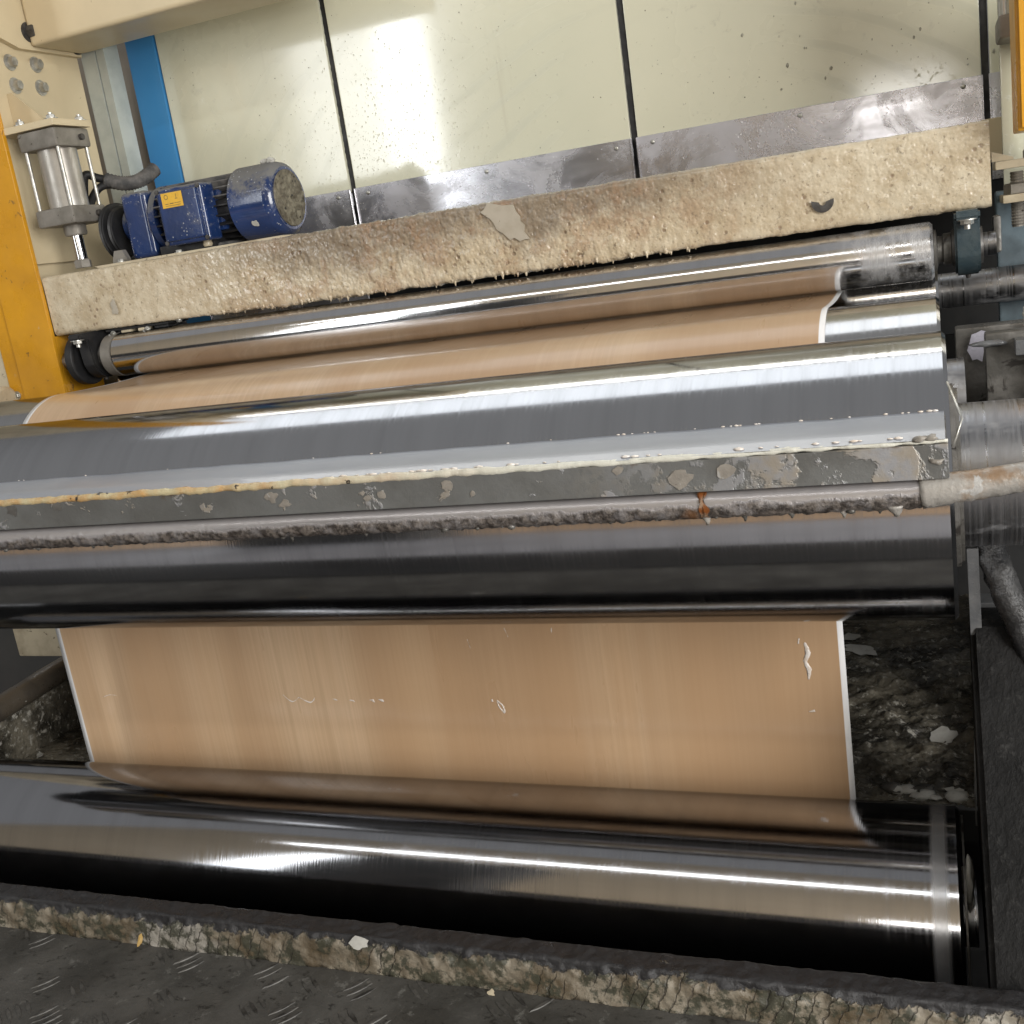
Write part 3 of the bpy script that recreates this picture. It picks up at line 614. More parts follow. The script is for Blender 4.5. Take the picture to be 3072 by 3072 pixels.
FL = [(745, 1130), (765, 1118), (790, 1085), (860, 1098), (920, 1093), (930, 1125), (948, 1150), (946, 1172), (966, 1190), (958, 1222), (982, 1255), (955, 1258), (930, 1267), (905, 1252), (880, 1262), (850, 1232), (820, 1215), (806, 1180), (790, 1160), (772, 1150)]
bm = bmesh.new(); prism(bm, [(-0.658 + (a - 870) * 0.00034, 0.036 + ((1180 - b) - 0.15 * (a - 870)) * 0.00034) for a, b in FL], 'Y', BY0 - 0.0060, BY0 - 0.0035)
link('resin_flake', bm, m_greyflake, cb)
bm = bmesh.new()   # half-moon scar
pts = [(-0.151 + 0.0165 * math.cos(t), -0.005 + 0.0165 * math.sin(t)) for t in [math.pi + R(-8) + k * R(196) / 14 for k in range(15)]] + [(-0.151 + 0.005 * math.cos(t), -0.006 + 0.005 * math.sin(t)) for t in [2 * math.pi - k * math.pi / 6 for k in range(7)]]
prism(bm, [(p[0], p[1]) for p in pts], 'Y', BY0 - 0.0062, BY0 - 0.0042); link('half_ring', bm, m_boltdark, cb)
bm = bmesh.new(); prism(bm, [(-1.60 + 0.075, 0.0715), (-1.10, 0.0715), (-1.10, 0.0765), (-1.535, 0.0765)], 'Y', 1.765, 1.95); link('motor_base_plate', bm, m_beige_dirty, cb)

# ================================================================== MOTOR
mt = thing('electric_motor', 'blue electric gear motor with terminal box and crusted fan cover, standing on the beam', 'motor', (-1.3, 1.86, 0.077))
MY, MZ = 1.865, 0.146
bm = bmesh.new(); lathe(bm, [(-1.224, 0.066), (-1.222, 0.0695), (-1.148, 0.0695), (-1.136, 0.066), (-1.130, 0.058), (-1.1305, 0.052)], (0, MY, MZ), 'X', 72); link('fan_cover', bm, m_motor, mt, 'auto')
bm = bmesh.new(); lathe(bm, [(-1.132, 0.0525), (-1.1285, 0.0525)], (0, MY, MZ), 'X', 48)
g2 = bmesh.new()
def gpt(u, v):
    r = 0.003 + v * 0.049; t = u * 2 * math.pi; y, z = MY + r * math.cos(t), MZ + r * math.sin(t); p = Vector((0, y, z))
    return (-1.1275 + 0.0035 * noise.noise(p * 110) + 0.002 * noise.noise(p * 230), y, z)
grid(g2, 72, 18, gpt); merge(bm, g2); link('fan_grille', bm, m_grille, mt, True)
bm = bmesh.new(); lathe(bm, [(-1.43, 0.052), (-1.2235, 0.052)], (0, MY, MZ), 'X', 48); link('stator', bm, m_black, mt, 'auto')
for k in range(22):
    a = R(k * 360 / 22 + 4)
    b2 = bmesh.new(); box(b2, -1.405, -1.226, -0.0014, 0.0014, 0.0515, 0.0635)
    bmesh.ops.rotate(b2, verts=b2.verts, cent=(0, 0, 0), matrix=Matrix.Rotation(a, 3, 'X')); bmesh.ops.translate(b2, verts=b2.verts, vec=(0, MY, MZ))
    link('cooling_fin', b2, m_dusty if math.cos(a) > 0.2 else m_black, mt)
bm = bmesh.new(); lathe(bm, [(-1.415, 0.055), (-1.412, 0.064), (-1.398, 0.064), (-1.396, 0.055)], (0, MY, MZ), 'X', 48); link('end_shield', bm, m_motor, mt, 'auto')
bm = bmesh.new(); box(bm, -1.478, -1.416, MY - 0.055, MY + 0.05, 0.0775, 0.205, 0.012, 3); link('gearbox', bm, m_motor, mt, 'auto')
bm = bmesh.new(); lathe(bm, [(-1.50, 0.034), (-1.477, 0.040)], (0, MY, MZ), 'X', 40); link('output_flange', bm, m_motor, mt, 'auto')
for (xa, rr) in ((-1.532, 0.058), (-1.517, 0.050)):
    bm = bmesh.new(); lathe(bm, [(xa - 0.006, rr - 0.003), (xa - 0.004, rr), (xa - 0.001, rr - 0.004), (xa + 0.002, rr - 0.004), (xa + 0.005, rr), (xa + 0.007, rr - 0.003)], (0, MY - 0.006, MZ - 0.008), 'X', 56); link('pulley', bm, m_black, mt, 'auto')
bm = bmesh.new(); box(bm, -1.362, -1.258, 1.772, 1.815, 0.090, 0.196, 0.007, 3); tb = link('terminal_box', bm, m_motor, mt, 'auto')
bm = bmesh.new(); box(bm, -1.354, -1.266, 1.7665, 1.773, 0.098, 0.188, 0.004, 2); link('lid', bm, m_motor, tb, 'auto')
for (x, z) in ((-1.3565, 0.190), (-1.2635, 0.190), (-1.2635, 0.096), (-1.3565, 0.096)):
    bm = bmesh.new(); lathe(bm, [(0, 0.0042), (-0.003, 0.0042), (-0.0035, 0.003)], (x, 1.7722, z), 'Y', 12); link('screw', bm, m_boltdark, tb, 'auto')
bm = bmesh.new(); box(bm, -1.372, -1.248, 1.8155, 1.835, 0.105, 0.185, 0.008, 2); link('box_neck', bm, m_motor, tb, 'auto')
bm = bmesh.new(); lathe(bm, [(0.0905, 0.008), (0.084, 0.0095), (0.080, 0.0075)], (-1.283, 1.795, 0), 'Z', 10); link('cable_gland', bm, m_beige_dirty, tb, 'auto')
bm = bmesh.new(); tube(bm, smooth_path([(-1.283, 1.795, 0.0835), (-1.280, 1.803, 0.0800), (-1.262, 1.83, 0.0815), (-1.245, 1.88, 0.0815), (-1.24, 1.96, 0.0818), (-1.24, 1.985, 0.03)], 8), 0.0042, 10); link('supply_cable', bm, m_dusty, mt, True)
m_label = grimy('yellow_label', (0.72, 0.42, 0.03), (0.62, 0.36, 0.03), 60, 0.4, 0.7, None, (0.3, 0.45), bump=None)
bm = bmesh.new(); box(bm, -1.345, -1.298, 1.7655, 1.7662, 0.159, 0.186); lb = link('label', bm, m_label, mt)
bm = bmesh.new()
def ringflat(bm, x, z, r0, r1, n=16):
    A = [bm.verts.new((x + r1 * math.cos(2 * math.pi * i / n), 1.7652, z + r1 * math.sin(2 * math.pi * i / n))) for i in range(n)]
    B = [bm.verts.new((x + r0 * math.cos(2 * math.pi * i / n), 1.7652, z + r0 * math.sin(2 * math.pi * i / n))) for i in range(n)]
    for i in range(n): bm.faces.new((A[i], A[(i + 1) % n], B[(i + 1) % n], B[i]))
ringflat(bm, -1.334, 0.1785, 0.0035, 0.0044)
for (xa, xb, za, zb) in ((-1.3115, -1.3107, 0.174, 0.183), (-1.314, -1.308, 0.1735, 0.1743), (-1.338, -1.331, 0.1655, 0.1665), (-1.327, -1.319, 0.1655, 0.1668), (-1.317, -1.303, 0.166, 0.1667), (-1.338, -1.303, 0.162, 0.1626)):
    b = [bm.verts.new(q) for q in ((xa, 1.7652, za), (xb, 1.7652, za), (xb, 1.7652, zb), (xa, 1.7652, zb))]; bm.faces.new(b)
link('label_print', bm, m_boltdark, lb)
bm = bmesh.new(); box(bm, -1.40, -1.27, 1.80, 1.93, 0.0768, 0.094, 0.003); box(bm, -1.38, -1.29, 1.83, 1.90, 0.09, 0.11); link('foot', bm, m_black, mt, 'auto')
bm = bmesh.new(); prism(bm, [(-1.505, 0.0768), (-1.470, 0.0768), (-1.470, 0.082), (-1.478, 0.100), (-1.497, 0.100), (-1.505, 0.082)], 'Y', 1.785, 1.797); ft = link('bracket', bm, m_cast, mt)
bm = bmesh.new(); hexbolt(bm, (-1.478, 1.776, 0.0768), 'Z', 0.006, 0.006); link('bolt', bm, m_bolt, mt, 'auto')
bm = bmesh.new(); hexbolt(bm, (-1.345, 1.785, 0.0768), 'Z', 0.006, 0.006); link('bolt', bm, m_bolt, mt, 'auto')
bm = bmesh.new(); flake(bm, (-1.175, MY - 0.0595, MZ - 0.0385), (0, -0.84, -0.54), (1, 0, 0), 0.0085, 1.0, 0.001, 4); link('paint_chip', bm, m_white_flake, mt)
bm = bmesh.new(); blob(bm, (-1.165, MY, MZ + 0.071), 0.009, 3, (1.3, 1, 0.7), 0.6); blob(bm, (-1.15, MY - 0.01, MZ + 0.072), 0.007, 5, (1.2, 1, 0.9), 0.6); link('dirt_clump', bm, m_white_flake, mt)

# ================================================================== ROLLERS
def roller(name, label, cy_, cz_, r, x0, x1, mat, jr, jx1, jx0=None, cat='roller', cham=0.004):
    t = thing(name, label, cat, ((x0 + x1) / 2, cy_, cz_ - r))
    bm = bmesh.new(); n = 24
    pr = [(x0, r - cham), (x0 + cham, r)] + [(x0 + cham + (x1 - x0 - 2 * cham) * k / n, r) for k in range(1, n)] + [(x1 - cham, r), (x1, r - cham)]
    lathe(bm, pr, (0, cy_, cz_), 'X', 192); link('shell', bm, mat, t, 'auto')
    bm = bmesh.new(); lathe(bm, [(x1 - 0.001, jr), (jx1, jr)], (0, cy_, cz_), 'X', 64); link('journal', bm, m_journal, t, 'auto')
    bm = bmesh.new(); lathe(bm, [(jx0 if jx0 else x0 - 0.12, jr), (x0 + 0.001, jr)], (0, cy_, cz_), 'X', 64); link('journal', bm, m_journal, t, 'auto')
    return t
C_Y, C_Z, C_R = 1.241, -0.312, 0.1575
D_Y, D_Z, D_R = 1.534, -0.278, 0.1335
A_Y, A_Z, A_R = 1.270, -0.880, 0.1295
E_Y, E_Z, E_R = 1.768, -0.0990, 0.0424
F_Y, F_Z, F_R = 1.900, -0.172, 0.0760
rc = roller('squeeze_roller', 'large polished chrome roller behind the grey scraper bar', C_Y, C_Z, C_R, -1.63, 0.007, m_chromeC, 0.078, 0.34)
rd = roller('backing_roller', 'chrome roller carrying the wood-print paper behind the large roller', D_Y, D_Z, D_R, -1.66, 0.0035, m_chromeD, 0.05, 0.03)
ra = roller('dip_roller', 'polished chrome roller lying low in the trough below the hanging paper', A_Y, A_Z, A_R, -1.63, -0.004, m_chromeA, 0.04, 0.012)
re_ = roller('idler_roller', 'slim chrome idler roller hung in bearings under the resin-coated beam', E_Y, E_Z, E_R, -1.515, 0.0, m_chromeE, 0.017, 0.085, -1.66)
rf = roller('guide_roller', 'chrome guide roller half hidden behind and below the slim idler', F_Y, F_Z, F_R, -1.60, 0.004, m_chromeD, 0.0275, 0.42, -1.68)
# idler end collar with worn paint, shaft collars
bm = bmesh.new(); lathe(bm, [(-1.542, 0.036), (-1.539, 0.0418), (-1.5155, 0.0430)], (0, E_Y, E_Z), 'X', 64); link('end_collar', bm, m_cast, re_, 'auto')
bm = bmesh.new(); lathe(bm, [(0.0005, 0.030), (0.004, 0.030), (0.006, 0.020), (0.012, 0.019), (0.014, 0.023), (0.024, 0.023), (0.026, 0.020)], (0, E_Y, E_Z), 'X', 40); link('end_collar', bm, m_grime, re_, 'auto')
bm = bmesh.new(); lathe(bm, [(-0.002, 0.117), (0.0004, 0.117), (0.0012, 0.05)], (0, A_Y, A_Z), 'X', 64, False); link('end_ring', bm, m_grime, ra, 'auto')
bm = bmesh.new(); blob(bm, (0.003, A_Y - 0.045, A_Z + 0.075), 0.02, 4, (0.35, 0.8, 1.5), 0.6); blob(bm, (0.004, A_Y - 0.03, A_Z + 0.045), 0.018, 6, (0.3, 0.8, 1.3), 0.6); link('resin_lump', bm, m_white_flake, ra, True)
bm = bmesh.new(); lathe(bm, [(0.0075, 0.10), (0.012, 0.10), (0.0125, 0.095), (0.016, 0.095), (0.0165, 0.0785)], (0, C_Y, C_Z), 'X', 96, False); link('end_ring', bm, m_grime, rc, 'auto')

def pillow(x, label, mat, group, w=0.034):
    t = thing('pillow_block', label, 'bearing', (x, E_Y, BZ0 - 0.005), group)
    z1 = BZ0 - 0.0035
    bm = bmesh.new(); prism(bm, [(E_Y - 0.066, z1), (E_Y + 0.066, z1), (E_Y + 0.066, z1 - 0.012), (E_Y + 0.044, z1 - 0.016), (E_Y + 0.040, E_Z - 0.01)] + [(E_Y + 0.041 * math.cos(a), E_Z - 0.041 * math.sin(a)) for a in [R(20 + 14 * k) for k in range(11)]] + [(E_Y - 0.040, E_Z - 0.01), (E_Y - 0.044, z1 - 0.016), (E_Y - 0.066, z1 - 0.012)], 'X', x - w / 2, x + w / 2)
    bmesh.ops.bevel(bm, geom=[e for e in bm.edges if e.calc_face_angle(0) > 0.9], offset=0.003, segments=2, affect='EDGES')
    link('housing', bm, mat, t, 'auto')
    for s in (-1, 1):
        bm = bmesh.new(); lathe(bm, [(s * (w / 2 - 0.001), 0.028), (s * (w / 2 + 0.004), 0.026), (s * (w / 2 + 0.0045), 0.020)], (x, E_Y, E_Z), 'X', 32); link('seal_ring', bm, m_boltdark, t, 'auto')
    for s in (-1, 1):
        bm = bmesh.new(); hexbolt(bm, (x, E_Y + s * 0.056, z1 - 0.012), 'Z', 0.009, 0.008, sign=-1, stud=0.006); link('bolt', bm, m_bolt, t, 'auto')
    bm = bmesh.new(); lathe(bm, [(-0.046, 0.003), (-0.040, 0.0045)], (x, E_Y, E_Z), 'Z', 10); link('grease_nipple', bm, m_boltdark, t, 'auto')
    return t
pillow(0.046, 'grimy blue-grey pillow block bearing under the clean end of the beam', m_bearing, 'bearings of the idler roller')
pillow(-1.572, 'black pillow block bearing beside the yellow column', m_black, 'bearings of the idler roller', 0.030)
bm = bmesh.new(); lathe(bm, [(-1.622, 0.040), (-1.619, 0.052), (-1.604, 0.052), (-1.600, 0.046)], (0, E_Y, E_Z), 'X', 56)
tag(link('belt_pulley', bm, m_black, None, 'auto'), 'black belt pulley on the idler shaft next to the yellow column', 'pulley')
cl = thing('shaft_clamp', 'black clamp with bright screws bolted under the beam above the idler roller', 'clamp', (-1.44, E_Y, -0.05))
bm = bmesh.new(); box(bm, -1.545, -1.39, 1.765, 1.83, -0.0520, -0.0475, 0.001); link('plate', bm, m_black, cl, 'auto')
bm = bmesh.new(); box(bm, -1.43, -1.395, 1.77, 1.83, -0.0720, -0.0522, 0.003); link('block', bm, m_black, cl, 'auto')
bm = bmesh.new(); box(bm, -1.51, -1.485, 1.768, 1.80, -0.0665, -0.0522, 0.002); link('spacer', bm, m_beige_dirty, cl, 'auto')
bm = bmesh.new(); box(bm, -1.463, -1.447, 1.762, 1.80, -0.0665, -0.0522, 0.002); link('spacer', bm, m_beige_dirty, cl, 'auto')
for x in (-1.525, -1.440):
    bm = bmesh.new(); hexbolt(bm, (x, 1.7635, -0.0585), 'Y', 0.005, 0.005, sign=-1, stud=0.008); link('bolt', bm, m_bolt, cl, 'auto')
bm = bmesh.new(); hexbolt(bm, (-1.383, 1.79, -0.047), 'Z', 0.006, 0.006, sign=-1); link('bolt', bm, m_bolt, cl, 'auto')

# ================================================================== PAPER WEB
PX0, PX1 = -1.488, -0.135
path = []
PYY = A_Y + A_R + 0.0012
for k in range(10): # lower wrap round the dip roller
    a = R(-90 + k * 10); path.append((A_Y + (A_R + 0.0012) * math.cos(a), A_Z + (A_R + 0.0012) * math.sin(a), 0))
z_n = D_Z - 0.003
for k in range(1, 47):
    t = k / 46; path.append((PYY + (D_Y - D_R - 0.0012 - PYY) * t, A_Z + (z_n - A_Z) * t, math.sin(math.pi * t)))
for k in range(1, 25):
    a = R(180 - k * 90 / 24); path.append((D_Y + (D_R + 0.0012) * math.cos(a), D_Z + (D_R + 0.0012) * math.sin(a), 0))
zt = D_Z + D_R + 0.0012
y_end = F_Y - math.sqrt(F_R ** 2 - (zt - F_Z) ** 2) - 0.004
for k in range(1, 13):
    t = k / 12; path.append((D_Y + (y_end - D_Y) * t, zt - 0.004 * math.sin(math.pi * t), 0))
path.append((y_end + 0.003, zt + 0.012, 0)); path.append((y_end + 0.010, zt + 0.024, 0))
bm = bmesh.new()
NV = len(path) - 1; NU = 150
def webpt(u, v):
    y, z, s = path[min(NV, round(v * NV))]; x = PX0 + (PX1 - PX0) * u
    wv = 0.0030 * noise.noise(Vector((x * 5.2, z * 0.8, 3.3))) + 0.0013 * noise.noise(Vector((x * 15, z * 1.5, 8)))
    wv += -0.0050 * math.exp(-((x + 1.385 - (z + 0.6) * 0.10) / 0.022) ** 2) * sstep(-0.45, -0.75, z)
    return (x, y - abs(s) * (wv + 0.0012), z)
grid(bm, NU, NV, webpt)
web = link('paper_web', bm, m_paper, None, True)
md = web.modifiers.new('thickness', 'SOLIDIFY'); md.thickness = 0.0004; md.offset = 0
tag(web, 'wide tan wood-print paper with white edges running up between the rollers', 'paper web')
def weby(x, z):
    t = (z - A_Z) / (z_n - A_Z); return webpt((x - PX0) / (PX1 - PX0), (9 + 46 * t) / NV)[1] - 0.0004
def smear(pts, rads, name='resin_smear', mat=None):
    bm = bmesh.new(); P = smooth_path([(p[0], 0, p[1]) for p in pts], 5)
    rr = []
    for i in range(len(P)):
        f = i / (len(P) - 1) * (len(rads) - 1); j = min(int(f), len(rads) - 2); rr.append(rads[j] + (rads[j + 1] - rads[j]) * (f - j))
    tube(bm, P, rr, 8, lambda p, d: 0.0011 * noise.noise(p * 260) + 0.0004 * noise.noise(p * 600))
    for v in bm.verts: v.co.y = weby(v.co.x, v.co.z) + v.co.y * 0.22
    o = link(name, bm, mat or m_smear, web, True); return o
smear([(-0.186, -0.572), (-0.183, -0.586), (-0.187, -0.600), (-0.183, -0.612), (-0.185, -0.626)], [0.0012, 0.004, 0.0026, 0.0036, 0.001])
smear([(-0.193, -0.566), (-0.1945, -0.574)], [0.0003, 0.0008])
smear([(-0.190, -0.598), (-0.187, -0.604)], [0.0003, 0.0009])
smear([(-0.188, -0.674), (-0.180, -0.672)], [0.001, 0.0022])
smear([(-0.651, -0.666), (-0.643, -0.674), (-0.641, -0.686)], [0.0014, 0.0012, 0.0018])
smear([(-0.651, -0.668), (-0.648, -0.678), (-0.641, -0.687)], [0.0008, 0.0010, 0.0010])
smear([(-0.659, -0.664), (-0.6585, -0.668)], [0.0012, 0.0012])
wave = [(-1.10, -0.664), (-1.085, -0.669), (-1.072, -0.672), (-1.058, -0.664), (-1.035, -0.663), (-1.02, -0.675), (-1.005, -0.667), (-0.985, -0.676), (-0.975, -0.667), (-0.955, -0.661)]
for a, b, c, r in ((4, 5, 6, .0009), (6, 7, 8, .0013)):
    smear([wave[a], wave[b], wave[c]], [0.0004, r, 0.0004])
for x, dz, r in ((-0.937, 0.001, .0013), (-0.905, -0.001, .0017), (-0.868, 0.0, .0022), (-0.851, 0.001, .0024)): smear([(x - 0.004 - r, -0.670 + dz), (x, -0.671 + dz), (x + 0.003, -0.6715 + dz - r)], [0.0003, r, 0.0004])
smear([(-0.684, -0.566), (-0.681, -0.580)], [0.0003, 0.0005]); smear([(-0.62, -0.548), (-0.616, -0.562)], [0.0004, 0.0006])
smear([(-1.42, -0.675), (-1.405, -0.671), (-1.39, -0.673)], [0.0003, 0.0006, 0.0003])
smear([(-0.545, -0.548), (-0.546, -0.556)], [0.0008, 0.0006])

# ================================================================== SCRAPER BAR IN FRONT OF THE LARGE ROLLER
sb = thing('scraper_bar', 'grey steel scraper bar with milky resin film and yellow ooze along the large roller', 'scraper', (-0.8, 1.06, -0.265))
BXL, BXR = -1.62, 0.004
bm = bmesh.new()
def bladept(u, v):
    x = BXL + (BXR - 0.002 - BXL) * u
    if v < 0.04: return (x, 1.1135, -0.2170)
    s = (v - 0.04) / 0.96
    y = 1.1130 - s * 0.068; z = -0.2140 - s * 0.0105 + 0.0012 * noise.noise(Vector((x * 22, 2.2, 0))) * (1 - s) ** 2 - 0.0035 * max(0, s - 0.7) / 0.3
    return (x, y, z)
grid(bm, 300, 14, bladept); bmesh.ops.recalc_face_normals(bm, faces=bm.faces[:]); link('blade', bm, m_blade, sb, True)
bm = bmesh.new(); box(bm, BXL, BXR, 1.0445, 1.0535, -0.2655, -0.2325, 0.0012); link('clamp_plate', bm, m_plate, sb, 'auto')
bm = bmesh.new(); prism(bm, [(1.0537, -0.2635), (1.078, -0.2635), (1.105, -0.2200), (1.0537, -0.2325)], 'X', BXL + 0.001, BXR - 0.001); link('holder', bm, m_grime, sb)
def oozemat():
    t = NT('yellow_ooze'); X, Y, Z = t.sep()
    c = t.mix(t.ramp(t.noise(22, 5, 0.6), 0.36, 0.66), (0.56, 0.49, 0.30), (0.50, 0.29, 0.11))
    c = t.mix(t.ramp(X, -0.85, -0.35), c, (0.62, 0.61, 0.53))
    c = t.mix(t.ramp(t.noise(34, 5, 0.7), 0.62, 0.67), c, (0.05, 0.04, 0.03))
    return t.out(Base_Color=c, Roughness=t.ramp(t.noise(60, 4), 0.35, 0.65, 0.1, 0.35), Normal=t.bump(t.noise(130, 5, 0.7), 0.7, 0.002))
bm = bmesh.new()
oz = lambda p, d: 0.0016 * noise.noise(p * 70) + 0.0010 * noise.noise(p * 190)
tube(bm, [(BXL + (BXR - BXL) * i / 420, 1.0475, -0.2300 + 0.0012 * noise.noise(Vector((i * .09, 0, 0)))) for i in range(421)], [0.0048 * (1 - 0.55 * sstep(250, 420, i)) for i in range(421)], 10, oz); link('resin_ooze', bm, oozemat(), sb, True)
for (x, z, s, asp, sd, mm) in ((-0.73, -0.2430, 0.010, 0.75, 2, 0), (-0.715, -0.2525, 0.010, 0.55, 8, 0), (-0.585, -0.2480, 0.006, 1.1, 4, 0), (-0.505, -0.2425, 0.007, 1.2, 6, 0), (-1.13, -0.239, 0.010, 0.9, 12, 1), (-1.055, -0.238, 0.009, 0.8, 13, 1), (-0.31, -0.2385, 0.007, 0.6, 14, 0), (-0.245, -0.249, 0.014, 0.75, 15, 0), (-0.20, -0.246, 0.011, 0.8, 16, 0), (-1.30, -0.244, 0.014, 0.8, 19, 1), (-0.605, -0.2515, 0.005, 0.9, 21, 0), (-0.475, -0.2535, 0.003, 1.2, 22, 0), (-0.61, -0.2455, 0.003, 1, 23, 0)):
    bm = bmesh.new(); flake(bm, (x, 1.0443, z), (0, -1, 0), (1, 0, 0.2), s, asp, 0.0008, sd, 0); link('resin_flake', bm, m_platecrust if not mm else m_grime, sb)
for k, (x, r) in enumerate(((-1.255, 0.0045), (-1.24, 0.0035), (-0.985, 0.0045), (-0.972, 0.0035), (-1.165, 0.003), (-0.86, 0.003), (-0.02, 0.006), (-0.01, 0.006), (-0.006, 0.0075))):
    bm = bmesh.new(); blob(bm, (x, 1.0475, -0.227 - (0.022 if k > 7 else 0)), r * 0.7, k + 2, (1.4, 1, 0.8), 0.8); link('resin_lump', bm, m_grime if k < 4 else m_platecrust, sb, True)
# ragged film along the upper blade edge
bm = bmesh.new(); rnd = random.Random(11)
for k in range(34):
    x = rnd.uniform(-1.3, -0.005) if k % 2 else rnd.uniform(-0.35, -0.005); blob(bm, (x, 1.1115, -0.2138), 0.0005 + 0.0009 * rnd.random() ** 2, k, (2.5, 1, 1), 0.5, 1)
link('resin_bead', bm, m_smear, sb, True, 'stuff')
bm = bmesh.new()
for k in range(40):
    x = rnd.uniform(-0.66, -0.02); blob(bm, (x, 1.0505, -0.2255), 0.0008 + 0.0016 * rnd.random() ** 2, k, (2.8, 1, 0.8), 0.5, 1)
link('resin_bead', bm, m_smear, sb, True, 'stuff')
# wire stays at the end of the bar
bm = bmesh.new(); tube(bm, [(0.006, 1.10, -0.185), (0.017, 1.06, -0.213), (0.008, 1.05, -0.238)], 0.0012, 8); link('wire', bm, m_bolt, sb, True)

sp = thing('spray_pipe', 'round stainless pipe crusted with resin under the scraper bar', 'pipe', (-0.8, 1.055, -0.295))
pz = lambda x: -0.2800 if x < -0.03 else -0.2800 + (x + 0.03) * 0.10
bm = bmesh.new()
def crp(p, d):
    un = max(0, -d.z + 0.25)
    return un * (0.0022 * abs(noise.noise(p * 75)) + 0.0016 * noise.noise(p * 190) + 0.0012) + 0.0004 * noise.noise(p * 260)
N = 520; px = [-1.62 + (1.60) * i / N for i in range(N + 1)]
tube(bm, [(x, 1.056, pz(x)) for x in px], [0.0136] * (N + 1), 22, crp); link('pipe', bm, m_pipe, sp, True)
m_rust = grimy('rusty_resin', (0.34, 0.32, 0.29), (0.25, 0.16, 0.09), 18, 0.5, 0.68, [((0.42, 0.41, 0.39), 60, 0.60)], (0.2, 0.4), 0.1, bump=(150, 0.6, 0.002))
bm = bmesh.new(); px = [-0.022 + 0.42 * i / 90 for i in range(91)]
tube(bm, [(x, 1.056 + max(0, x) * 0.05, pz(x)) for x in px], [0.0148 - 0.0022 * sstep(0, 14, i) for i in range(91)], 20, crp); link('pipe_end', bm, m_rust, sp, True)
bm = bmesh.new(); rnd = random.Random(21)
for k in range(70):
    x = rnd.uniform(-1.6, -0.02); r = 0.0015 + 0.003 * rnd.random() ** 2
    blob(bm, (x, 1.054 + rnd.uniform(-0.006, 0.004), pz(x) - 0.0138), r, k, (1.3, 1, 0.9), 0.5, 1)
link('resin_bead', bm, m_grime, sp, True, 'stuff')
for k, (x, L, r) in enumerate(((-0.226, 0.011, 0.0032), (-0.188, 0.007, 0.0022), (-0.142, 0.005, 0.0024), (-0.093, 0.008, 0.0026), (-0.06, 0.004, 0.002), (-0.045, 0.010, 0.0050), (-0.62, 0.004, 0.002), (-1.02, 0.004, 0.0022), (-0.72, 0.009, 0.0018))):
    bm = bmesh.new(); tube(bm, [(x, 1.052, -0.290), (x, 1.052, -0.2935), (x + 0.001, 1.052, -0.2950 - L * .3), (x + 0.0005, 1.052, -0.2955 - L * .6)], [r * 2.0, r * 1.5, r * 0.85, r * 0.5], 10); link('resin_drip', bm, m_rust if k in (0, 5, 3) else m_grime, sp, True)
bm = bmesh.new(); grid(bm, 8, 24, lambda u, v: (-0.226 + (u - .5) * 0.007 + 0.005 * noise.noise(Vector((u * 3, v * 4, 9))), 1.056 - 0.0156 * math.sin(R(10 + 150 * v)), -0.2800 + 0.0156 * math.cos(R(10 + 150 * v)))); link('rust_streak', bm, m_amber if 0 else grimy('rust', (0.20, 0.065, 0.015), (0.30, 0.20, 0.13), 90, 0.45, 0.6, None, (0.3, 0.5)), sp, True)

# ================================================================== TROUGH, TRAY
tr = thing('resin_trough', 'dark steel resin trough with a thick crusted beige front lip under the low roller', 'trough', (-0.8, 1.24, -1.08))
bm = bmesh.new()
LP = [(1.046, -0.862), (1.046, -0.8125), (1.043, -0.8115), (1.018, -0.8115), (1.0145, -0.8140), (1.0145, -0.8615)]
lseg = [0]
for a, b in zip(LP, LP[1:]): lseg.append(lseg[-1] + math.hypot(b[0] - a[0], b[1] - a[1]))
def lippt(u, v):
    x = -1.62 + 1.98 * u; s = v * lseg[-1]
    for i in range(len(LP) - 1):
        if s <= lseg[i + 1] + 1e-9:
            a, b = LP[i], LP[i + 1]; t = (s - lseg[i]) / (lseg[i + 1] - lseg[i]); y, z = a[0] + (b[0] - a[0]) * t, a[1] + (b[1] - a[1]) * t; break
    p = Vector((x, y, z)); yaw = 0.0
    d = 0.0030 * fbm(p, 34, 4) + 0.0016 * noise.noise(p * 120)
    if s > lseg[3]:   # front: crust thicker, ragged top
        j = z + 0.0275 * noise.noise(Vector((x * 21, 4, 0))) + 0.012 * noise.noise(Vector((x * 70, 9, 0)))
        th = 0.0050 * sstep(-0.818, -0.826, j); y -= max(-0.0005, th + d * 0.9); 
        if z < -0.858: z = -0.8617
    elif s > lseg[1]: z += d * 0.8 - 0.0004
    else: y += 0
    return (x, y, z)
grid(bm, 760, 46, lippt); bmesh.ops.recalc_face_normals(bm, faces=bm.faces[:]); link('front_lip', bm, m_lip, tr, True)
bm = bmesh.new()
box(bm, -1.75, 0.40, 1.0465, 1.052, -1.08, -0.818); box(bm, -1.75, 0.40, 1.0525, 1.455, -1.08, -1.07); box(bm, -1.75, 0.40, 1.4555, 1.46, -1.08, -0.848)
link('basin', bm, m_void, tr)
for (x, y, z, s, mm, sd) in ((-0.712, 1.0130, -0.8165, 0.014, m_white_flake, 3), (-1.06, 1.0075, -0.848, 0.004, m_amber, 5), (-0.535, 1.006, -0.8605, 0.006, m_beige_dirty, 8)):
    bm = bmesh.new(); flake(bm, (x, y - 0.004, z), (0, -0.8, 0.6), (1, 0, 0), s, 0.55 if sd == 3 else 2.2 if sd == 5 else 0.8, 0.001, sd); link('resin_flake', bm, mm, tr)

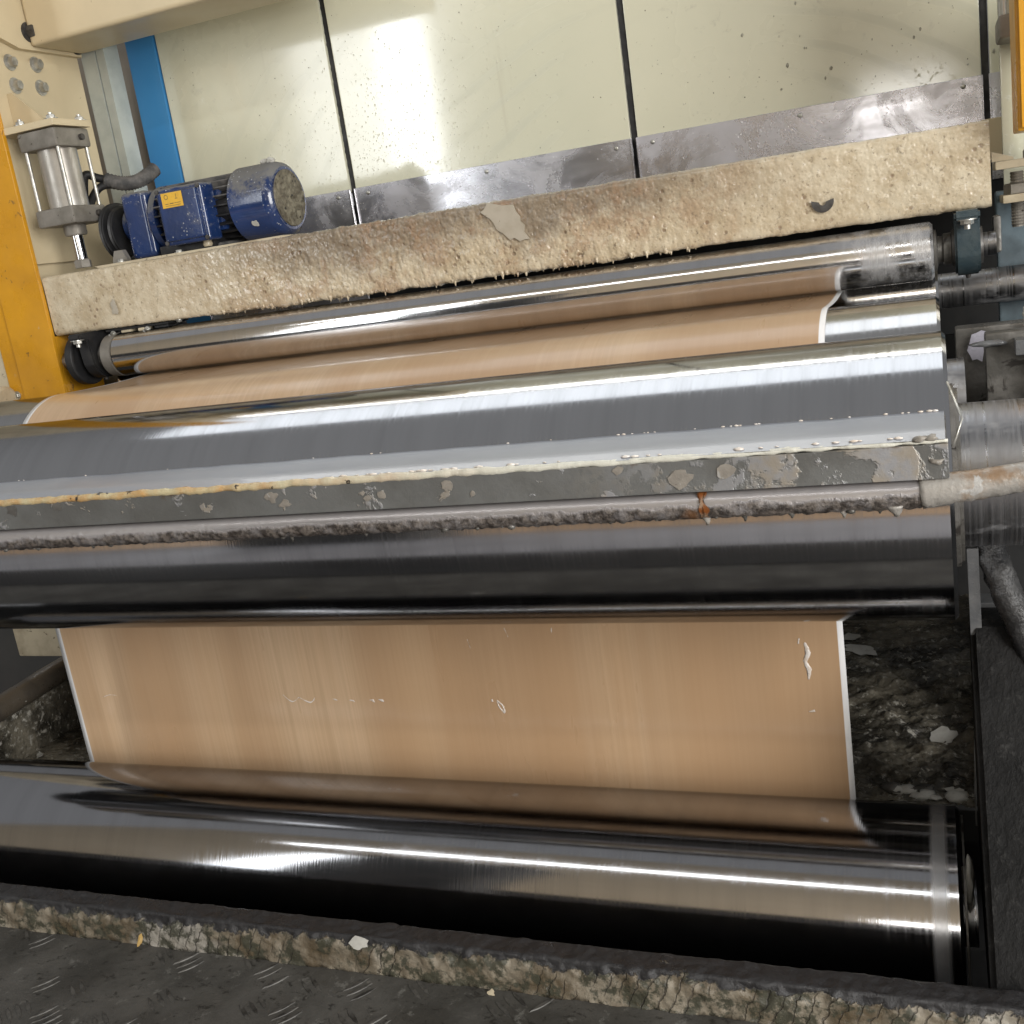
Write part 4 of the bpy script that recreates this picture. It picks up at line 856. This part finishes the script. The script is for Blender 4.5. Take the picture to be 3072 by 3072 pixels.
ty = thing('drip_tray', 'black drip tray caked with lumpy dried resin behind the hanging paper', 'tray', (-0.8, 1.8, -0.86))
bm = bmesh.new()
def traypt(u, v):
    x = -1.78 + (0.030 + 0.012 * v + 1.78) * u; y = 1.462 + 0.86 * v; p = Vector((x, y, 0))
    lum = sstep(-0.28, -0.06, x) * (1 - 0.6 * sstep(2.0, 2.15, y)) + 0.12
    h = lum * (0.012 * max(0, fbm((x, y * 1.3, 0), 22, 5) + 0.25) + 0.005 * abs(noise.noise(p * 85)) + 0.003 * noise.noise(p * 170)) + 0.0015 * noise.noise(p * 40)
    return (x, y, -0.848 + h)
grid(bm, 420, 220, traypt); link('tray_floor', bm, m_tray, ty, True)
bm = bmesh.new(); prism(bm, [(0.0165, 1.44), (0.0185, 1.44), (0.047, 2.30), (0.045, 2.30)], 'Z', -0.86, -0.815); link('side_sheet', bm, m_grime, ty)
bm = bmesh.new(); box(bm, -1.80, 0.06, 2.345, 2.36, -0.95, -0.30); link('back_sheet', bm, m_void, ty)
bm = bmesh.new(); tube(bm, smooth_path([(-1.735, 1.30, -0.735), (-1.728, 1.45, -0.724), (-1.724, 1.68, -0.715), (-1.72, 2.05, -0.712)], 10), 0.024, 20, lambda p, d: 0.001 * noise.noise(p * 60)); link('rolled_rim', bm, grimy('brown_grimy_rim', (0.085, 0.07, 0.052), (0.05, 0.042, 0.034), 20, 0.4, 0.7, [((0.55, 0.54, 0.5), 75, 0.67)], (0.25, 0.5), 0.1, bump=(120, 0.4, 0.0015)), ty, True)
bm = bmesh.new(); box(bm, -1.748, -1.735, 1.28, 2.2, -0.86, -0.72); link('end_wall', bm, m_tray, ty)
rnd = random.Random(17)
for k in range(9):
    bm = bmesh.new(); blob(bm, (-0.10 + 0.10 * rnd.random(), 1.475 + 0.03 * rnd.random(), -0.842), 0.006 + 0.006 * rnd.random(), k, (1.4, 1, 0.6), 0.6); link('resin_lump', bm, m_white_flake if k % 3 else m_grime, ty, True)
scr = [('torn pale paper scrap lying on the drip tray next to the paper edge', (-0.165, 2.02), 0.042, 0.42, 31, 0.0), ('pale shield-shaped resin flake lying on lumpy resin in the drip tray', (-0.022, 1.672), 0.022, 0.95, 33, 0), ('whitish wet flake at the front right corner of the drip tray', (-0.006, 1.500), 0.014, 0.75, 35, 0), ('curled white scrap on the bare dark end of the drip tray', (-1.700, 1.480), 0.028, 0.26, 37, 0.6), ('small dull scrap half hidden behind the paper edge on the drip tray', (-0.19, 2.09), 0.022, 0.6, 39, 0)]
for (lab, (x, y), s, asp, sd, curl) in scr:
    z = -0.838 if x > -1 else -0.846
    zz = traypt((x + 1.78) / 1.82, (y - 1.462) / 0.86)[2]
    bm = bmesh.new(); u = (1, -0.25, 0) if sd != 37 else (0.7, -0.7, 0.1); flake(bm, (x, y, zz + 0.004), (-0.06, -0.25, 1), u, s, asp, 0.0008, sd, curl * 0.3, 17)
    tag(link('resin_scrap', bm, m_white_flake), lab, 'scrap', 'scraps in the drip tray')
bm = bmesh.new(); box(bm, -2.0, -1.815, 1.76, 1.80, -0.75, -0.60, 0.004)
tag(link('beige_block', bm, m_beige_dirty, None, 'auto'), 'chipped beige block behind the left edge of the hanging paper', 'block')
bm = bmesh.new(); box(bm, -3.0, -1.80, 2.10, 2.12, -1.0995, -0.4, 0.003)
tag(link('grey_guard', bm, m_dado, None, 'auto'), 'flat dark grey guard sheet beyond the end of the drip tray', 'guard')

# ================================================================== RIGHT FRAME
bm = bmesh.new(); prism(bm, [(0.955, -0.95), (1.42, -0.95), (1.42, -0.545), (1.375, -0.515), (1.335, -0.520)], 'X', 0.0195, 0.13)
bmesh.ops.bevel(bm, geom=bm.edges[:], offset=0.006, segments=3, affect='EDGES')
tag(link('machine_cover', bm, m_cover, None, 'auto'), 'dark grey scuffed cover box at the right end of the trough', 'cover')
fr = thing('end_frame', 'grimy dark steel bearing frame at the right ends of the rollers', 'machine frame', (0.2, 1.7, DECK))
bm = bmesh.new(); box(bm, 0.055, 0.46, 1.50, 1.53, -0.36, -0.195, 0.004); link('bearing_plate', bm, m_grime, fr, 'auto')
bm = bmesh.new(); box(bm, 0.022, 0.46, 1.62, 1.66, -0.40, -0.20, 0.004); link('web_plate', bm, m_grime, fr, 'auto')
bm = bmesh.new(); box(bm, 0.094, 0.46, 1.93, 1.96, -0.50, -0.030, 0.004); link('side_plate', bm, m_bluegrey, fr, 'auto')
bm = bmesh.new(); box(bm, 0.0255, 0.15, 1.423, 1.46, -0.60, -0.528, 0.003); link('ledge', bm, m_ledge, fr, 'auto')
bm = bmesh.new(); box(bm, 0.030, 0.46, 1.70, 1.72, -0.86, -0.41); link('dark_back', bm, m_void, fr)  # near-black sheet stands for the unlit gap behind the ledge
bm = bmesh.new(); box(bm, 0.092, 0.46, 1.86, 1.95, 0.002, 0.014, 0.002); link('shelf', bm, m_beige_dirty, fr, 'auto')
bm = bmesh.new(); box(bm, 0.100, 0.46, 1.84, 1.95, -0.048, -0.036, 0.002); link('shelf', bm, m_beige_dirty, fr, 'auto')
bm = bmesh.new(); prism(bm, [(0.088, 0.03), (0.118, 0.018), (0.118, 0.0145), (0.088, 0.0145)], 'Y', 1.87, 1.882); link('gusset', bm, m_beige_dirty, fr)
bm = bmesh.new(); box(bm, 0.082, 0.30, 2.03, 2.05, 0.02, 0.085, 0.002); link('beige_bracket', bm, m_beige, fr, 'auto')
bm = bmesh.new(); lathe(bm, [(-0.085, 0.0085)] + [(-0.085 + 0.0022 * k, 0.0085 if k % 2 else 0.0098) for k in range(1, 38)], (0.122, 1.875, 0), 'Z', 16); link('threaded_rod', bm, m_cast, fr)
bm = bmesh.new(); lathe(bm, [(-0.0355, 0.019), (-0.022, 0.019), (-0.020, 0.016)], (0.122, 1.875, 0), 'Z', 6); link('lock_nut', bm, m_cast, fr, 'auto')
bm = bmesh.new(); box(bm, 0.083, 0.094, 1.79, 1.83, -0.115, -0.062, 0.004); link('lug', bm, m_grime, fr, 'auto')
bm = bmesh.new(); box(bm, 0.088, 0.112, 1.47, 1.50, -0.222, -0.203, 0.002); link('nut_block', bm, m_ledge, fr, 'auto')
bm = bmesh.new(); lathe(bm, [(0, 0.0045), (-0.006, 0.0045)], (0.103, 1.5, -0.175), 'Y', 10); box(bm, 0.1, 0.106, 1.49, 1.50, -0.19, -0.166); link('pin', bm, m_bolt, fr)
bm = bmesh.new(); flake(bm, (0.050, 1.613, -0.225), (0, -1, 0), (0.25, 0, 1), 0.024, 0.55, 0.001, 52); link('resin_flake', bm, grimy('lilac_flake', (0.42, 0.41, 0.47), (0.33, 0.32, 0.37), 30, 0.4, 0.6, None, (0.25, 0.4)), fr)
bm = bmesh.new(); blob(bm, (0.060, 1.495, -0.207), 0.010, 12, (2.0, 0.6, 0.5), 0.7); link('resin_lump', bm, m_ledge, fr, True)
bm = bmesh.new(); rnd = random.Random(9)
for k in range(60): blob(bm, (0.125 + rnd.uniform(-.004, .01), 1.47 + rnd.uniform(-.01, .02), -0.24 + rnd.uniform(-0.055, 0.012)), 0.002 + 0.004 * rnd.random(), k, (1, 1, 1), 0.5, 1)
link('resin_crust', bm, m_white_flake, fr, True, 'stuff')
bm = bmesh.new(); box(bm, 0.128, 0.46, 1.45, 1.47, -0.30, -0.21, 0.003); link('bearing_cap', bm, m_alu, fr, 'auto')
bm = bmesh.new(); box(bm, 0.0195, 0.0325, 1.330, 1.336, -0.60, -0.425, 0.001); box(bm, 0.030, 0.0326, 1.3365, 1.39, -0.62, -0.425, 0.0008); link('edge_strip', bm, m_ledge, fr, 'auto')
bm = bmesh.new(); box(bm, 0.110, 0.50, 1.985, 1.998, -0.10, 0.30, 0.002); link('cream_plate', bm, m_panels[3], fr, 'auto')
yr = thing('yellow_column', 'narrow strip of a yellow steel column beside the right-hand air cylinder', 'column', (0.2, 1.7, DECK))
bm = bmesh.new(); box(bm, 0.1140, 0.24, 1.70, 1.80, 0.048, 0.9, 0.003); link('channel', bm, m_yellow, yr, 'auto')
bm = bmesh.new(); box(bm, 0.1185, 0.24, 1.69, 1.698, 0.052, 0.9, 0.001); link('flange', bm, m_yellow, yr, 'auto')
cylR = air_cylinder(0.152, 1.93, 0.40, 0.188, 'air cylinder with worn end cap squeezed behind the narrow yellow strip', 0.012, 'air cylinders that lift the beam')
ho = thing('resin_hose', 'thick black hose caked with glossy resin hanging beside the large roller end', 'hose', (0.1, 1.3, -0.6))
bm = bmesh.new(); pth = smooth_path([(0.040, 1.36, -0.395), (0.046, 1.345, -0.43), (0.058, 1.33, -0.47), (0.078, 1.32, -0.53), (0.102, 1.30, -0.60)], 16)
tube(bm, pth, 0.0165, 22, lambda p, d: 0.004 * max(0, noise.noise(p * 60) + 0.2) + 0.0015 * noise.noise(p * 170)); link('hose', bm, grimy('caked_hose', (0.022, 0.022, 0.023), (0.055, 0.054, 0.053), 30, 0.4, 0.65, [((0.30, 0.31, 0.33), 90, 0.72)], (0.12, 0.45), 0.0, bump=(160, 0.8, 0.003)), ho, True)
bm = bmesh.new(); blob(bm, (0.039, 1.345, -0.402), 0.020, 8, (1.1, 0.8, 1.0), 0.7, 3); link('resin_clump', bm, m_grime, ho, True)
